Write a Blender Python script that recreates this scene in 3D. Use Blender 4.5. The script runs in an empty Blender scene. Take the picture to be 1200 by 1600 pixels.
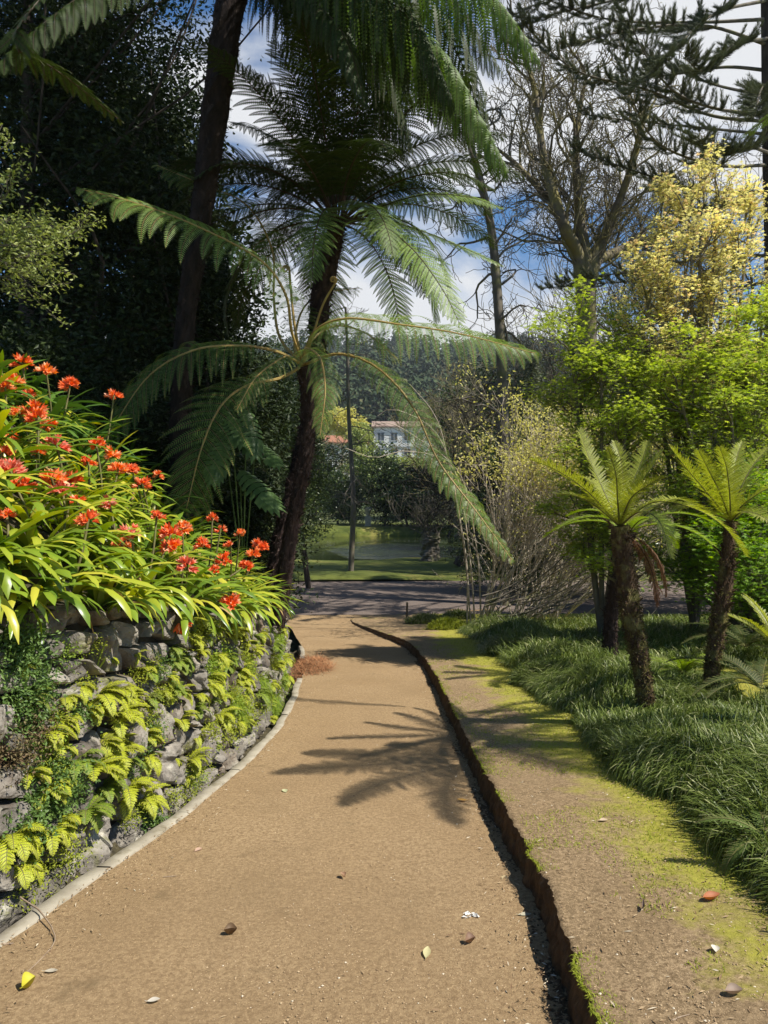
import bpy, math, random
import numpy as np
from mathutils import Vector

# ------------------------------------------------------------------ camera, world, sun
S = bpy.context.scene
C = S.collection
cam = bpy.data.cameras.new("camera"); cam_o = bpy.data.objects.new("camera", cam); C.objects.link(cam_o)
cam.sensor_fit = 'VERTICAL'; cam.sensor_height = 36.0; cam.lens = 36.0 * 1110 / 1600
cam.shift_y = -30 / 1600.0; cam.clip_start = 0.05; cam.clip_end = 3000
cam_o.location = (0, 0, 1.6); cam_o.rotation_euler = (math.radians(90), 0, 0)
S.camera = cam_o
S.view_settings.view_transform = 'Standard'; S.view_settings.look = 'None'
S.view_settings.gamma = 1.0; S.view_settings.exposure = 0.62
S.cycles.max_bounces = 6; S.cycles.diffuse_bounces = 3; S.cycles.glossy_bounces = 2
S.cycles.transmission_bounces = 3; S.cycles.transparent_max_bounces = 6
S.cycles.caustics_reflective = False; S.cycles.caustics_refractive = False
S.cycles.use_denoising = True
SUN_EL = math.radians(54)
SUN_V = Vector((0.93, -0.36, 0)).normalized() * math.cos(SUN_EL) + Vector((0, 0, math.sin(SUN_EL)))
sun = bpy.data.lights.new("sun", 'SUN'); sun.energy = 5.0; sun.angle = math.radians(0.5); sun.color = (1.0, 0.955, 0.88)
sun_o = bpy.data.objects.new("sun", sun); C.objects.link(sun_o)
sun_o.location = (20, -8, 30); sun_o.rotation_euler = SUN_V.to_track_quat('Z', 'Y').to_euler()
W = bpy.data.worlds.new("World"); S.world = W; W.use_nodes = True
nt = W.node_tree; nt.nodes.clear()
def N(t, k, **kw):
    n = t.nodes.new(k)
    for a, b in kw.items(): setattr(n, a, b)
    return n
wo = N(nt, 'ShaderNodeOutputWorld'); bg = N(nt, 'ShaderNodeBackground')
sky = N(nt, 'ShaderNodeTexSky', sky_type='NISHITA', sun_disc=False)
sky.sun_elevation = SUN_EL; sky.sun_rotation = math.atan2(SUN_V.x, SUN_V.y); sky.altitude = 200
sky.ozone_density = 3.0; sky.dust_density = 0.3
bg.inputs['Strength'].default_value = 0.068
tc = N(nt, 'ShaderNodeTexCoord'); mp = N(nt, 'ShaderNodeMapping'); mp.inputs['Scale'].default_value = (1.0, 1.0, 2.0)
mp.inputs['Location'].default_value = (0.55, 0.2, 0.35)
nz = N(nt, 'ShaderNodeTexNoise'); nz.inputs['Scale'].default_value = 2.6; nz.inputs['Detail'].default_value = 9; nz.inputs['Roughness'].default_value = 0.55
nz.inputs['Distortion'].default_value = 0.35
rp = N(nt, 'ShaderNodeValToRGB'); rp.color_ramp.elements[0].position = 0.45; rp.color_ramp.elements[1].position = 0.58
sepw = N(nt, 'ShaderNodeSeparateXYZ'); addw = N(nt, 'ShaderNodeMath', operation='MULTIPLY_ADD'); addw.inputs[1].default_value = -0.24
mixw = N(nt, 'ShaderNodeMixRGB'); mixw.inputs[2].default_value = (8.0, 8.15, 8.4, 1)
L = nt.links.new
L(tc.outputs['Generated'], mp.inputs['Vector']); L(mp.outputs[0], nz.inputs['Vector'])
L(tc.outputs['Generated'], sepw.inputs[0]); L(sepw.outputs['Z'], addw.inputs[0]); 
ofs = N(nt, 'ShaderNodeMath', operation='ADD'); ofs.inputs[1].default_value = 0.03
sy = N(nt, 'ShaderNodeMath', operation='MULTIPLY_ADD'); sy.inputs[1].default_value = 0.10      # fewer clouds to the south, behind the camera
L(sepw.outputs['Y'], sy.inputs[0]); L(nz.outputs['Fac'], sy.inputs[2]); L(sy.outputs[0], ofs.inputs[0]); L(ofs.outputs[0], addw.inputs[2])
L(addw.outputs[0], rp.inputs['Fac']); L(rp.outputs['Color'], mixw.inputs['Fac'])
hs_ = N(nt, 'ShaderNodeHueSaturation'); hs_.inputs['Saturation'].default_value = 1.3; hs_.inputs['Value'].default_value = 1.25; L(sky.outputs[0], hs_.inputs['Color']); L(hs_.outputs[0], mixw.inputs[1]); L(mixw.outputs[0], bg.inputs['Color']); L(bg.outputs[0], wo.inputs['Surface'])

rng = np.random.default_rng(7)
R = random.Random(11)
TAU = 2 * math.pi

# ------------------------------------------------------------------ helpers
def P(x, y, Y):                      # photo pixel + distance -> world point
    return np.array([(x - 600) / 1110 * Y, Y, 1.6 - (y - 770) / 1110 * Y])

def nrm(a):
    return a / np.maximum(np.linalg.norm(a, axis=-1, keepdims=True), 1e-9)

def hash2(i, j, s=0):
    v = np.sin(i * 127.1 + j * 311.7 + s * 74.7) * 43758.5453
    return v - np.floor(v)

def vnoise(x, y, s=0):
    x = np.asarray(x, float); y = np.asarray(y, float)
    i = np.floor(x); j = np.floor(y); u = x - i; v = y - j
    u = u * u * (3 - 2 * u); v = v * v * (3 - 2 * v)
    return (hash2(i, j, s) * (1 - u) + hash2(i + 1, j, s) * u) * (1 - v) + (hash2(i, j + 1, s) * (1 - u) + hash2(i + 1, j + 1, s) * u) * v - 0.5

def fbm(x, y, s=0, o=4):
    r = 0; a = 1
    for k in range(o):
        r = r + a * vnoise(x * 2 ** k, y * 2 ** k, s + k); a *= 0.5
    return r

class MB:
    def __init__(s): s.v = []; s.q = []; s.t = []; s.n = 0; s.qm = []; s.tm = []
    def add(s, v, q=None, t=None, m=0):
        v = np.asarray(v, float).reshape(-1, 3)
        if q is not None and len(q):
            q = np.asarray(q, int).reshape(-1, 4) + s.n; s.q.append(q); s.qm.append(np.full(len(q), m))
        if t is not None and len(t):
            t = np.asarray(t, int).reshape(-1, 3) + s.n; s.t.append(t); s.tm.append(np.full(len(t), m))
        s.v.append(v); s.n += len(v)
    def build(s, name, mats, parent=None, smooth=False):
        v = np.concatenate(s.v) if s.v else np.zeros((0, 3))
        q = np.concatenate(s.q) if s.q else np.zeros((0, 4), int)
        t = np.concatenate(s.t) if s.t else np.zeros((0, 3), int)
        me = bpy.data.meshes.new(name)
        if parent is not None: v = v - np.array(parent['_w'])
        me.vertices.add(len(v)); me.vertices.foreach_set('co', v.astype(np.float32).ravel())
        me.loops.add(q.size + t.size); me.loops.foreach_set('vertex_index', np.concatenate([q.ravel(), t.ravel()]).astype(np.int32))
        me.polygons.add(len(q) + len(t))
        ls = np.concatenate([np.arange(len(q)) * 4, q.size + np.arange(len(t)) * 3]).astype(np.int32)
        me.polygons.foreach_set('loop_start', ls)
        mi = np.concatenate((s.qm + s.tm) or [np.zeros(0)]).astype(np.int32)
        me.polygons.foreach_set('material_index', mi)
        me.polygons.foreach_set('use_smooth', np.full(len(mi), bool(smooth)))
        me.update(calc_edges=True)
        for m in (mats if isinstance(mats, (list, tuple)) else [mats]): me.materials.append(m)
        o = bpy.data.objects.new(name, me); C.objects.link(o)
        if parent is not None: o.parent = parent
        return o

def tag(o, label=None, cat=None, group=None, kind=None):
    if label: o['label'] = label
    if cat: o['category'] = cat
    if group: o['group'] = group
    if kind: o['kind'] = kind
    return o

ROOTS = []
def thing(name, label, cat, loc, group=None):
    o = bpy.data.objects.new(name, None); C.objects.link(o)
    o.location = [float(a) for a in loc]; o['_w'] = [float(a) for a in loc]; o.empty_display_size = 0.1
    ROOTS.append(o)
    return tag(o, label, cat, group)

def tubes(mb, Pt, Rd, sides=6, m=0, cap=False):
    """Pt (B,n,3), Rd (B,n)"""
    Pt = np.asarray(Pt, float); Rd = np.asarray(Rd, float)
    if Pt.ndim == 2: Pt = Pt[None]; Rd = Rd[None]
    B, n, _ = Pt.shape
    T = np.gradient(Pt, axis=1); T = nrm(T)
    ref = np.zeros((B, 1, 3)); mean = nrm(Pt[:, -1] - Pt[:, 0])
    ref[:, 0] = np.where(np.abs(mean[:, 2:3]) > 0.8, np.array([1.0, 0.13, 0]), np.array([0.1, 0.05, 1.0]))
    U = nrm(np.cross(T, ref)); V = np.cross(T, U)
    a = np.arange(sides) / sides * TAU
    ring = Pt[:, :, None] + (U[:, :, None] * np.cos(a)[None, None, :, None] + V[:, :, None] * np.sin(a)[None, None, :, None]) * Rd[:, :, None, None]
    idx = np.arange(B * n * sides).reshape(B, n, sides)
    i0 = idx[:, :-1]; i1 = idx[:, 1:]
    q = np.stack([i0, np.roll(i0, -1, 2), np.roll(i1, -1, 2), i1], -1).reshape(-1, 4)
    mb.add(ring, q, m=m)
    return ring

def spline(ctrl, n):
    c = np.asarray(ctrl, float)
    if len(c) == 2: c = np.array([c[0], (c[0] + c[1]) / 2, c[1]])
    d = np.r_[0, np.cumsum(np.linalg.norm(np.diff(c, axis=0), axis=1))]; d /= d[-1]
    e = np.vstack([2 * c[0] - c[1], c, 2 * c[-1] - c[-2]]); 
    t = np.linspace(0, 1, n); k = np.clip(np.searchsorted(d, t, 'right') - 1, 0, len(c) - 2)
    u = ((t - d[k]) / (d[k + 1] - d[k]))[:, None]
    p0, p1, p2, p3 = e[k], e[k + 1], e[k + 2], e[k + 3]
    return 0.5 * (2 * p1 + (p2 - p0) * u + (2 * p0 - 5 * p1 + 4 * p2 - p3) * u ** 2 + (-p0 + 3 * p1 - 3 * p2 + p3) * u ** 3)

def kites(mb, pos, d, nn, ln, wd, m=0, fold=0.12, mid=0.42):
    """leaf-shaped folded quads"""
    pos = np.asarray(pos); d = nrm(np.asarray(d)); side = nrm(np.cross(d, nn)); nn = np.cross(side, d)
    ln = np.broadcast_to(np.asarray(ln, float), (len(pos),))[:, None]; wd = np.broadcast_to(np.asarray(wd, float), (len(pos),))[:, None]
    a = pos; b = pos + d * ln * mid + side * wd / 2 + nn * wd * fold; c = pos + d * ln - nn * ln * 0.06; e = pos + d * ln * mid - side * wd / 2 + nn * wd * fold
    v = np.stack([a, b, c, e], 1); k = np.arange(len(pos))[:, None] * 4
    mb.add(v, k + np.arange(4)[None], m=m)

def rdir(n):
    return nrm(rng.normal(size=(n, 3)))

# ------------------------------------------------------------------ materials
def mat(name):
    m = bpy.data.materials.new(name); m.use_nodes = True; t = m.node_tree; t.nodes.clear()
    return m, t, N(t, 'ShaderNodeOutputMaterial')

def mixc(t, fac, a, b):
    n = N(t, 'ShaderNodeMixRGB')
    for s, v in ((0, fac), (1, a), (2, b)):
        if isinstance(v, bpy.types.NodeSocket): t.links.new(v, n.inputs[s])
        elif isinstance(v, (int, float)): n.inputs[s].default_value = v
        else: n.inputs[s].default_value = (*v, 1)
    return n.outputs[0]

def noise(t, scale, detail=4, rough=0.55, coord='Object', sc=None, dist=0):
    c = N(t, 'ShaderNodeTexCoord'); n = N(t, 'ShaderNodeTexNoise')
    n.inputs['Scale'].default_value = scale; n.inputs['Detail'].default_value = detail; n.inputs['Roughness'].default_value = rough
    n.inputs['Distortion'].default_value = dist
    o = c.outputs[coord]
    if sc:
        mm = N(t, 'ShaderNodeMapping'); mm.inputs['Scale'].default_value = sc; t.links.new(o, mm.inputs[0]); o = mm.outputs[0]
    t.links.new(o, n.inputs['Vector']); return n.outputs['Fac']

def ramp(t, f, a, b, ca=(0, 0, 0), cb=(1, 1, 1)):
    r = N(t, 'ShaderNodeValToRGB'); e = r.color_ramp.elements
    e[0].position = a; e[1].position = b; e[0].color = (*ca, 1); e[1].color = (*cb, 1)
    t.links.new(f, r.inputs[0]); return r.outputs[0]

def bump(t, h, strength=0.5, dist=0.02):
    b = N(t, 'ShaderNodeBump'); b.inputs['Strength'].default_value = strength; b.inputs['Distance'].default_value = dist
    t.links.new(h, b.inputs['Height']); return b.outputs[0]

def leafmat(name, c1, c2, c3=None, p3=0.85, trans=0.4, rough=0.45, spec=0.35, objvar=0.0, tc_=None, patch=0.0):
    m, t, o = mat(name)
    g = N(t, 'ShaderNodeNewGeometry'); rnd = g.outputs['Random Per Island']
    col = mixc(t, rnd, c1, c2)
    if c3 is not None:
        r = N(t, 'ShaderNodeMath', operation='MULTIPLY'); r.inputs[1].default_value = 7.13
        t.links.new(rnd, r.inputs[0]); f = N(t, 'ShaderNodeMath', operation='FRACT'); t.links.new(r.outputs[0], f.inputs[0])
        gt = N(t, 'ShaderNodeMath', operation='GREATER_THAN'); gt.inputs[1].default_value = p3; t.links.new(f.outputs[0], gt.inputs[0])
        col = mixc(t, gt.outputs[0], col, c3)
    if patch:
        nn_ = noise(t, patch, 2)
        h = N(t, 'ShaderNodeHueSaturation'); vv = ramp(t, nn_, 0.3, 0.7, (0.62,) * 3, (1.25,) * 3)
        t.links.new(vv, h.inputs['Value']); t.links.new(col, h.inputs['Color']); col = h.outputs[0]
    p = N(t, 'ShaderNodeBsdfPrincipled'); t.links.new(col, p.inputs['Base Color'])
    p.inputs['Roughness'].default_value = rough; p.inputs['Specular IOR Level'].default_value = spec
    tr = N(t, 'ShaderNodeBsdfTranslucent')
    h2 = N(t, 'ShaderNodeHueSaturation'); h2.inputs['Saturation'].default_value = 1.15; h2.inputs['Value'].default_value = 1.25
    t.links.new(col, h2.inputs['Color']); t.links.new(h2.outputs[0], tr.inputs['Color'])
    mx = N(t, 'ShaderNodeMixShader'); mx.inputs[0].default_value = trans
    t.links.new(p.outputs[0], mx.inputs[1]); t.links.new(tr.outputs[0], mx.inputs[2]); t.links.new(mx.outputs[0], o.inputs[0])
    return m

def solid(name, c1, c2, scale=8, rough=0.85, bs=0.5, bd=0.01, sc=None, detail=5, c3=None, s3=3, a3=0.55, b3=0.65, island=0.0, spec=0.2, bscale=None):
    m, t, o = mat(name)
    f = noise(t, scale, detail, sc=sc); col = mixc(t, ramp(t, f, 0.32, 0.68), c1, c2)
    if island:
        g = N(t, 'ShaderNodeNewGeometry'); hv = N(t, 'ShaderNodeHueSaturation')
        mr = N(t, 'ShaderNodeMapRange'); mr.inputs[3].default_value = 1 - island; mr.inputs[4].default_value = 1 + island
        t.links.new(g.outputs['Random Per Island'], mr.inputs[0]); t.links.new(mr.outputs[0], hv.inputs['Value']); t.links.new(col, hv.inputs['Color']); col = hv.outputs[0]
    if c3 is not None: col = mixc(t, ramp(t, noise(t, s3, 6, 0.65), a3, b3), col, c3)
    p = N(t, 'ShaderNodeBsdfPrincipled'); p.inputs['Roughness'].default_value = rough; p.inputs['Specular IOR Level'].default_value = spec
    t.links.new(col, p.inputs['Base Color'])
    bf = noise(t, bscale or scale * 2.5, 6, 0.65, sc=sc)
    t.links.new(bump(t, bf, bs, bd), p.inputs['Normal']); t.links.new(p.outputs[0], o.inputs[0])
    return m

M = {}
M['fern_dark'] = leafmat('fern_dark', (0.028, 0.045, 0.010), (0.05, 0.075, 0.016), trans=0.22, rough=0.55, spec=0.15)  # darker tree fern fronds, shade put into the colour; also dark ground ferns
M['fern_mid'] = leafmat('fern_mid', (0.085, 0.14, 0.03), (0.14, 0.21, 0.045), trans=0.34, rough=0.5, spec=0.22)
M['fern_lit'] = leafmat('fern_lit', (0.17, 0.26, 0.05), (0.26, 0.36, 0.09), trans=0.38, rough=0.42)  # paler copy for tree fern fronds in sun, the light put into the colour
M['fern_yellow'] = leafmat('fern_yellow', (0.30, 0.35, 0.045), (0.48, 0.50, 0.09), trans=0.4, rough=0.42)
M['wallfern'] = leafmat('wallfern', (0.42, 0.48, 0.03), (0.60, 0.62, 0.05), trans=0.4, rough=0.5)
M['wallfern2'] = leafmat('wallfern2', (0.18, 0.28, 0.03), (0.34, 0.44, 0.05), trans=0.4, rough=0.5)
M['dead'] = leafmat('dead_frond', (0.16, 0.08, 0.045), (0.26, 0.14, 0.09), trans=0.15, rough=0.8, spec=0.1)
M['drypile'] = leafmat('dry_pile', (0.26, 0.11, 0.05), (0.40, 0.21, 0.10), trans=0.1, rough=0.8, spec=0.1)
M['stipe_gold'] = solid('stipe_gold', (0.30, 0.19, 0.06), (0.36, 0.27, 0.09), 12, 0.5, 0.2, 0.003)
M['stipe_dark'] = solid('stipe_dark', (0.05, 0.03, 0.018), (0.08, 0.055, 0.03), 12, 0.6, 0.4, 0.004)
M['stipe_green'] = solid('stipe_green', (0.16, 0.17, 0.05), (0.12, 0.09, 0.04), 12, 0.6, 0.3, 0.004)
M['fern_trunk'] = solid('fern_trunk', (0.022, 0.014, 0.011), (0.075, 0.045, 0.038), 14, 0.95, 1.0, 0.03, sc=(1, 1, 0.35), c3=(0.16, 0.11, 0.09), s3=9, a3=0.58, b3=0.7)
M['tall_trunk_shaded'] = solid('tall_trunk_shaded', (0.014, 0.010, 0.008), (0.04, 0.027, 0.022), 14, 0.95, 1.0, 0.03, sc=(1, 1, 0.35), c3=(0.075, 0.055, 0.045), s3=9, a3=0.6, b3=0.72)  # darker copy of the fern trunk, canopy shade put into the colour
M['moss_trunk'] = solid('moss_trunk', (0.06, 0.035, 0.02), (0.12, 0.075, 0.045), 16, 0.95, 1.0, 0.03, sc=(1, 1, 0.4), c3=(0.20, 0.17, 0.06), s3=7, a3=0.5, b3=0.62)
M['bark_dark'] = solid('bark_dark', (0.035, 0.028, 0.022), (0.09, 0.07, 0.055), 9, 0.95, 1.0, 0.03, sc=(1, 1, 0.25))
M['bark_grey'] = solid('bark_grey', (0.10, 0.085, 0.065), (0.20, 0.17, 0.13), 7, 0.9, 0.8, 0.02, sc=(1, 1, 0.3), c3=(0.13, 0.13, 0.05), s3=2.2, a3=0.5, b3=0.65)
M['bark_moss'] = solid('bark_moss', (0.10, 0.085, 0.065), (0.19, 0.16, 0.125), 5, 0.9, 0.8, 0.02, c3=(0.22, 0.19, 0.07), s3=1.5, a3=0.42, b3=0.6)
M['stem_pale'] = solid('stem_pale', (0.34, 0.28, 0.20), (0.54, 0.47, 0.37), 8, 0.8, 0.4, 0.005, c3=(0.2, 0.19, 0.1), s3=4)
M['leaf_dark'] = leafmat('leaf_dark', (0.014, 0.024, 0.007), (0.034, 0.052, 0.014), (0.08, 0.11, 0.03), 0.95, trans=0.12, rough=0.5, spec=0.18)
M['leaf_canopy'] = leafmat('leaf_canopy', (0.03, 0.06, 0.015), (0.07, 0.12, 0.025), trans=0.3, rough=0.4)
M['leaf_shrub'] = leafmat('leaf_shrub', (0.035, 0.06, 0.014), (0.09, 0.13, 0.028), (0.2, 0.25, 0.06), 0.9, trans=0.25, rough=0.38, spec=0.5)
M['leaf_bright'] = leafmat('leaf_bright', (0.22, 0.27, 0.06), (0.40, 0.43, 0.14), trans=0.35, rough=0.45)
M['maple_green'] = leafmat('maple_green', (0.30, 0.40, 0.055), (0.56, 0.62, 0.13), trans=0.5, rough=0.5, spec=0.2, patch=1.6)
M['maple_low'] = leafmat('maple_low', (0.14, 0.26, 0.03), (0.30, 0.43, 0.05), trans=0.45, rough=0.5, spec=0.2, patch=1.6)
M['maple_yellow'] = leafmat('maple_yellow', (0.70, 0.64, 0.23), (0.80, 0.75, 0.36), (0.76, 0.56, 0.30), 0.84, trans=0.5, rough=0.5, spec=0.2, patch=2.0)
M['hazel_leaf'] = leafmat('hazel_leaf', (0.55, 0.52, 0.12), (0.72, 0.66, 0.26), trans=0.45, rough=0.5)
M['needle'] = leafmat('needle', (0.065, 0.082, 0.04), (0.16, 0.175, 0.085), trans=0.12, rough=0.5)
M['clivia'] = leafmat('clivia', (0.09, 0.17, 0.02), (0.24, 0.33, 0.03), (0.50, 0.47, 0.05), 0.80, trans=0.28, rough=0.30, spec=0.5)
M['clivia_sun'] = leafmat('clivia_sun', (0.15, 0.25, 0.02), (0.42, 0.44, 0.04), (0.52, 0.36, 0.10), 0.965, trans=0.28, rough=0.32, spec=0.5)  # yellower copy for the front plants, sunlight put into the colour
M['clivia_shade'] = leafmat('clivia_shade', (0.045, 0.10, 0.02), (0.11, 0.20, 0.03), (0.3, 0.36, 0.04), 0.88, trans=0.25, rough=0.30, spec=0.5)  # darker copy for plants up the slope, shade put into the colour
M['petal'] = leafmat('petal', (0.80, 0.12, 0.03), (0.90, 0.27, 0.10), (0.93, 0.48, 0.28), 0.85, trans=0.35, rough=0.5, spec=0.2)
M['petal_orange'] = leafmat('petal_orange', (0.88, 0.20, 0.05), (0.92, 0.36, 0.12), (0.93, 0.55, 0.30), 0.8, trans=0.35, rough=0.5, spec=0.2)
M['petal_pink'] = leafmat('petal_pink', (0.80, 0.16, 0.09), (0.86, 0.34, 0.24), (0.8, 0.5, 0.36), 0.8, trans=0.35, rough=0.5, spec=0.2)
M['dead_leaf'] = leafmat('dead_leaf', (0.30, 0.18, 0.07), (0.45, 0.33, 0.13), trans=0.2, rough=0.7, spec=0.1)
M['grass'] = leafmat('border_grass', (0.065, 0.10, 0.018), (0.19, 0.235, 0.05), (0.42, 0.43, 0.2), 0.90, trans=0.22, rough=0.42, spec=0.25)
M['herb'] = leafmat('herb', (0.075, 0.14, 0.03), (0.17, 0.26, 0.06), trans=0.3, rough=0.5)
M['herb_brown'] = leafmat('herb_brown', (0.14, 0.08, 0.045), (0.2, 0.17, 0.07), trans=0.2, rough=0.7)
M['daisy'] = leafmat('daisy', (0.8, 0.8, 0.76), (0.85, 0.84, 0.8), trans=0.3, rough=0.6)
M['moss_blade'] = leafmat('moss_blade', (0.22, 0.27, 0.03), (0.36, 0.38, 0.05), trans=0.3, rough=0.7, spec=0.1)
M['trunk_moss'] = leafmat('trunk_moss', (0.12, 0.11, 0.03), (0.26, 0.24, 0.07), trans=0.2, rough=0.8, spec=0.1)
M['lawn_blade'] = leafmat('lawn_blade', (0.09, 0.15, 0.02), (0.17, 0.22, 0.035), trans=0.3, rough=0.6, spec=0.1)
M['big_leaf'] = leafmat('big_leaf', (0.06, 0.11, 0.03), (0.10, 0.16, 0.05), trans=0.25, rough=0.45, spec=0.25)
M['hill_tree'] = leafmat('hill_tree', (0.03, 0.05, 0.022), (0.065, 0.09, 0.04), (0.11, 0.11, 0.05), 0.9, trans=0.0, rough=0.8, spec=0.1)
M['stone'] = solid('wall_stone', (0.115, 0.10, 0.083), (0.29, 0.262, 0.215), 7, 0.9, 1.0, 0.02, c3=(0.44, 0.41, 0.33), s3=9, a3=0.58, b3=0.68, island=0.4, bscale=22)
M['joint'] = solid('wall_earth', (0.03, 0.025, 0.018), (0.07, 0.055, 0.035), 10, 0.95, 0.8, 0.02)
M['concrete'] = solid('concrete', (0.26, 0.225, 0.165), (0.38, 0.34, 0.26), 6, 0.9, 0.6, 0.006, c3=(0.2, 0.17, 0.11), s3=5, a3=0.56, b3=0.7)
M['soil'] = solid('soil', (0.05, 0.035, 0.02), (0.11, 0.08, 0.045), 6, 0.95, 0.8, 0.02)
M['litter'] = solid('litter_soil', (0.035, 0.03, 0.018), (0.09, 0.075, 0.04), 20, 0.95, 0.8, 0.02)

t_ = M['stone'].node_tree; pb = [n for n in t_.nodes if n.type == 'BSDF_PRINCIPLED'][0]; src = pb.inputs['Base Color'].links[0].from_socket
c_ = mixc(t_, ramp(t_, noise(t_, 4.0, 6, 0.7), 0.54, 0.64, (0, 0, 0), (0.85,) * 3), src, (0.15, 0.15, 0.04))
c_ = mixc(t_, ramp(t_, noise(t_, 2.6, 6, 0.7, coord='Generated', sc=(1, 6, 2)), 0.52, 0.66, (0, 0, 0), (0.7,) * 3), c_, (0.13, 0.085, 0.05))
t_.links.new(c_, pb.inputs['Base Color'])
def dirtmat(name, c1, c2, dark, moss=None):
    m, t, o = mat(name)
    big = noise(t, 0.9, 5, 0.6); fine = noise(t, 48, 7, 0.8); gr = noise(t, 170, 3, 0.75)
    col = mixc(t, ramp(t, big, 0.35, 0.65), c1, c2)
    col = mixc(t, ramp(t, fine, 0.42, 0.60, (1, 1, 1), (0, 0, 0)), col, dark)
    col = mixc(t, ramp(t, gr, 0.63, 0.69), col, tuple(min(1, a * 2.0) for a in c2))
    col = mixc(t, ramp(t, gr, 0.30, 0.36, (0.7, 0.7, 0.7), (0, 0, 0)), col, tuple(a * 0.45 for a in dark))
    st = noise(t, 3.1, 5, 0.7)
    col = mixc(t, ramp(t, st, 0.60, 0.74, (0, 0, 0), (0.8, 0.8, 0.8)), col, tuple(a * 0.55 for a in c1))
    col = mixc(t, ramp(t, noise(t, 1.1, 6, 0.7), 0.50, 0.70, (0, 0, 0), (0.5, 0.5, 0.5)), col, tuple(a * 0.7 for a in c1))
    if moss:
        c = N(t, 'ShaderNodeTexCoord'); sx = N(t, 'ShaderNodeSeparateXYZ'); t.links.new(c.outputs['Object'], sx.inputs[0])
        # moss hugs the outer edge of the strip, in ragged patches
        mr = N(t, 'ShaderNodeMapRange'); mr.inputs[1].default_value = 0.75; mr.inputs[2].default_value = 1.65; mr.inputs[3].default_value = -0.20; mr.inputs[4].default_value = 0.22
        t.links.new(sx.outputs['X'], mr.inputs[0])
        my = N(t, 'ShaderNodeMapRange'); my.inputs[1].default_value = 2.0; my.inputs[2].default_value = 14.0; my.inputs[3].default_value = -0.03; my.inputs[4].default_value = 0.10
        t.links.new(sx.outputs['Y'], my.inputs[0])
        mn = noise(t, 1.9, 7, 0.68)
        ad = N(t, 'ShaderNodeMath', operation='ADD'); t.links.new(mn, ad.inputs[0]); t.links.new(mr.outputs[0], ad.inputs[1])
        a2 = N(t, 'ShaderNodeMath', operation='ADD'); t.links.new(ad.outputs[0], a2.inputs[0]); t.links.new(my.outputs[0], a2.inputs[1])
        mc = mixc(t, ramp(t, noise(t, 30, 5, 0.7), 0.35, 0.65), moss[0], moss[1])
        col = mixc(t, ramp(t, a2.outputs[0], 0.465, 0.63, (0, 0, 0), (0.85, 0.85, 0.85)), col, mc)
    p = N(t, 'ShaderNodeBsdfPrincipled'); p.inputs['Roughness'].default_value = 0.95; p.inputs['Specular IOR Level'].default_value = 0.12
    t.links.new(col, p.inputs['Base Color'])
    b1 = bump(t, noise(t, 75, 7, 0.8), 0.8, 0.012)
    b2 = N(t, 'ShaderNodeBump'); b2.inputs['Strength'].default_value = 0.25; b2.inputs['Distance'].default_value = 0.02
    t.links.new(noise(t, 7, 5, 0.6), b2.inputs['Height']); t.links.new(b1, b2.inputs['Normal'])
    t.links.new(b2.outputs[0], p.inputs['Normal']); t.links.new(p.outputs[0], o.inputs[0])
    return m
M['dirt'] = dirtmat('path_dirt', (0.325, 0.222, 0.115), (0.40, 0.282, 0.152), (0.235, 0.155, 0.08))
M['bank'] = dirtmat('bank_dirt', (0.31, 0.215, 0.115), (0.44, 0.315, 0.18), (0.17, 0.115, 0.06), moss=((0.24, 0.23, 0.025), (0.38, 0.36, 0.05)))
M['riser'] = solid('riser_earth', (0.075, 0.046, 0.024), (0.16, 0.10, 0.052), 18, 0.95, 1.0, 0.03, sc=(1, 1, 0.5))
M['road'] = dirtmat('road_gravel', (0.16, 0.125, 0.105), (0.22, 0.175, 0.145), (0.11, 0.086, 0.07))
M['lawn'] = solid('lawn', (0.065, 0.085, 0.014), (0.125, 0.14, 0.025), 0.7, 0.95, 0.8, 0.05, c3=(0.20, 0.18, 0.045), s3=0.35, bscale=20)
M['terrain'] = solid('terrain', (0.045, 0.065, 0.022), (0.10, 0.11, 0.04), 0.08, 0.95, 0.6, 0.3, bscale=2)

# ------------------------------------------------------------------ land form
def zp(Y): return np.interp(Y, [-10, 16, 18, 20, 22, 40, 74, 90, 150, 200, 600, 640, 900], [1.0, -1.6, -1.75, -1.84, -1.88, -1.98, -1.98, -1.0, 7.0, 14, 118, 118, 60])
LY = [-2, 2.0, 2.965, 3.36, 3.87, 4.51, 5.16, 5.84, 7.0, 8.5, 9.9, 13, 17, 20, 23]
LX = [-1.75, -1.68, -1.60, -1.51, -1.395, -1.26, -1.16, -1.06, -1.00, -1.04, -1.14, -1.45, -2.2, -3.0, -4.2]
def xL(Y): return np.interp(Y, LY, LX)
RY = [-2, 2.47, 3.2, 4.24, 5.57, 7.77, 9.3, 10.6, 12.2, 13.8, 15.6, 17, 18.3, 18.9, 19.3, 19.8, 20.3]
RX = [0.55, 0.63, 0.68, 0.67, 0.645, 0.635, 0.63, 0.60, 0.51, 0.34, -0.10, -0.50, -0.86, -0.94, -0.85, -0.35, 0.7]
def xR(Y): return np.interp(Y, RY, RX)
def xW(Y): return xL(Y) - 0.26            # wall foot
WEND = 12.6
def wt(Y): return np.interp(Y, [-2, 2.5, 4, 6, 9, 11, 12.6, 14, 18, 22], [1.35, 1.12, 0.98, 0.62, 0.14, -0.12, -0.45, -0.9, -1.6, -1.85])
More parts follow.
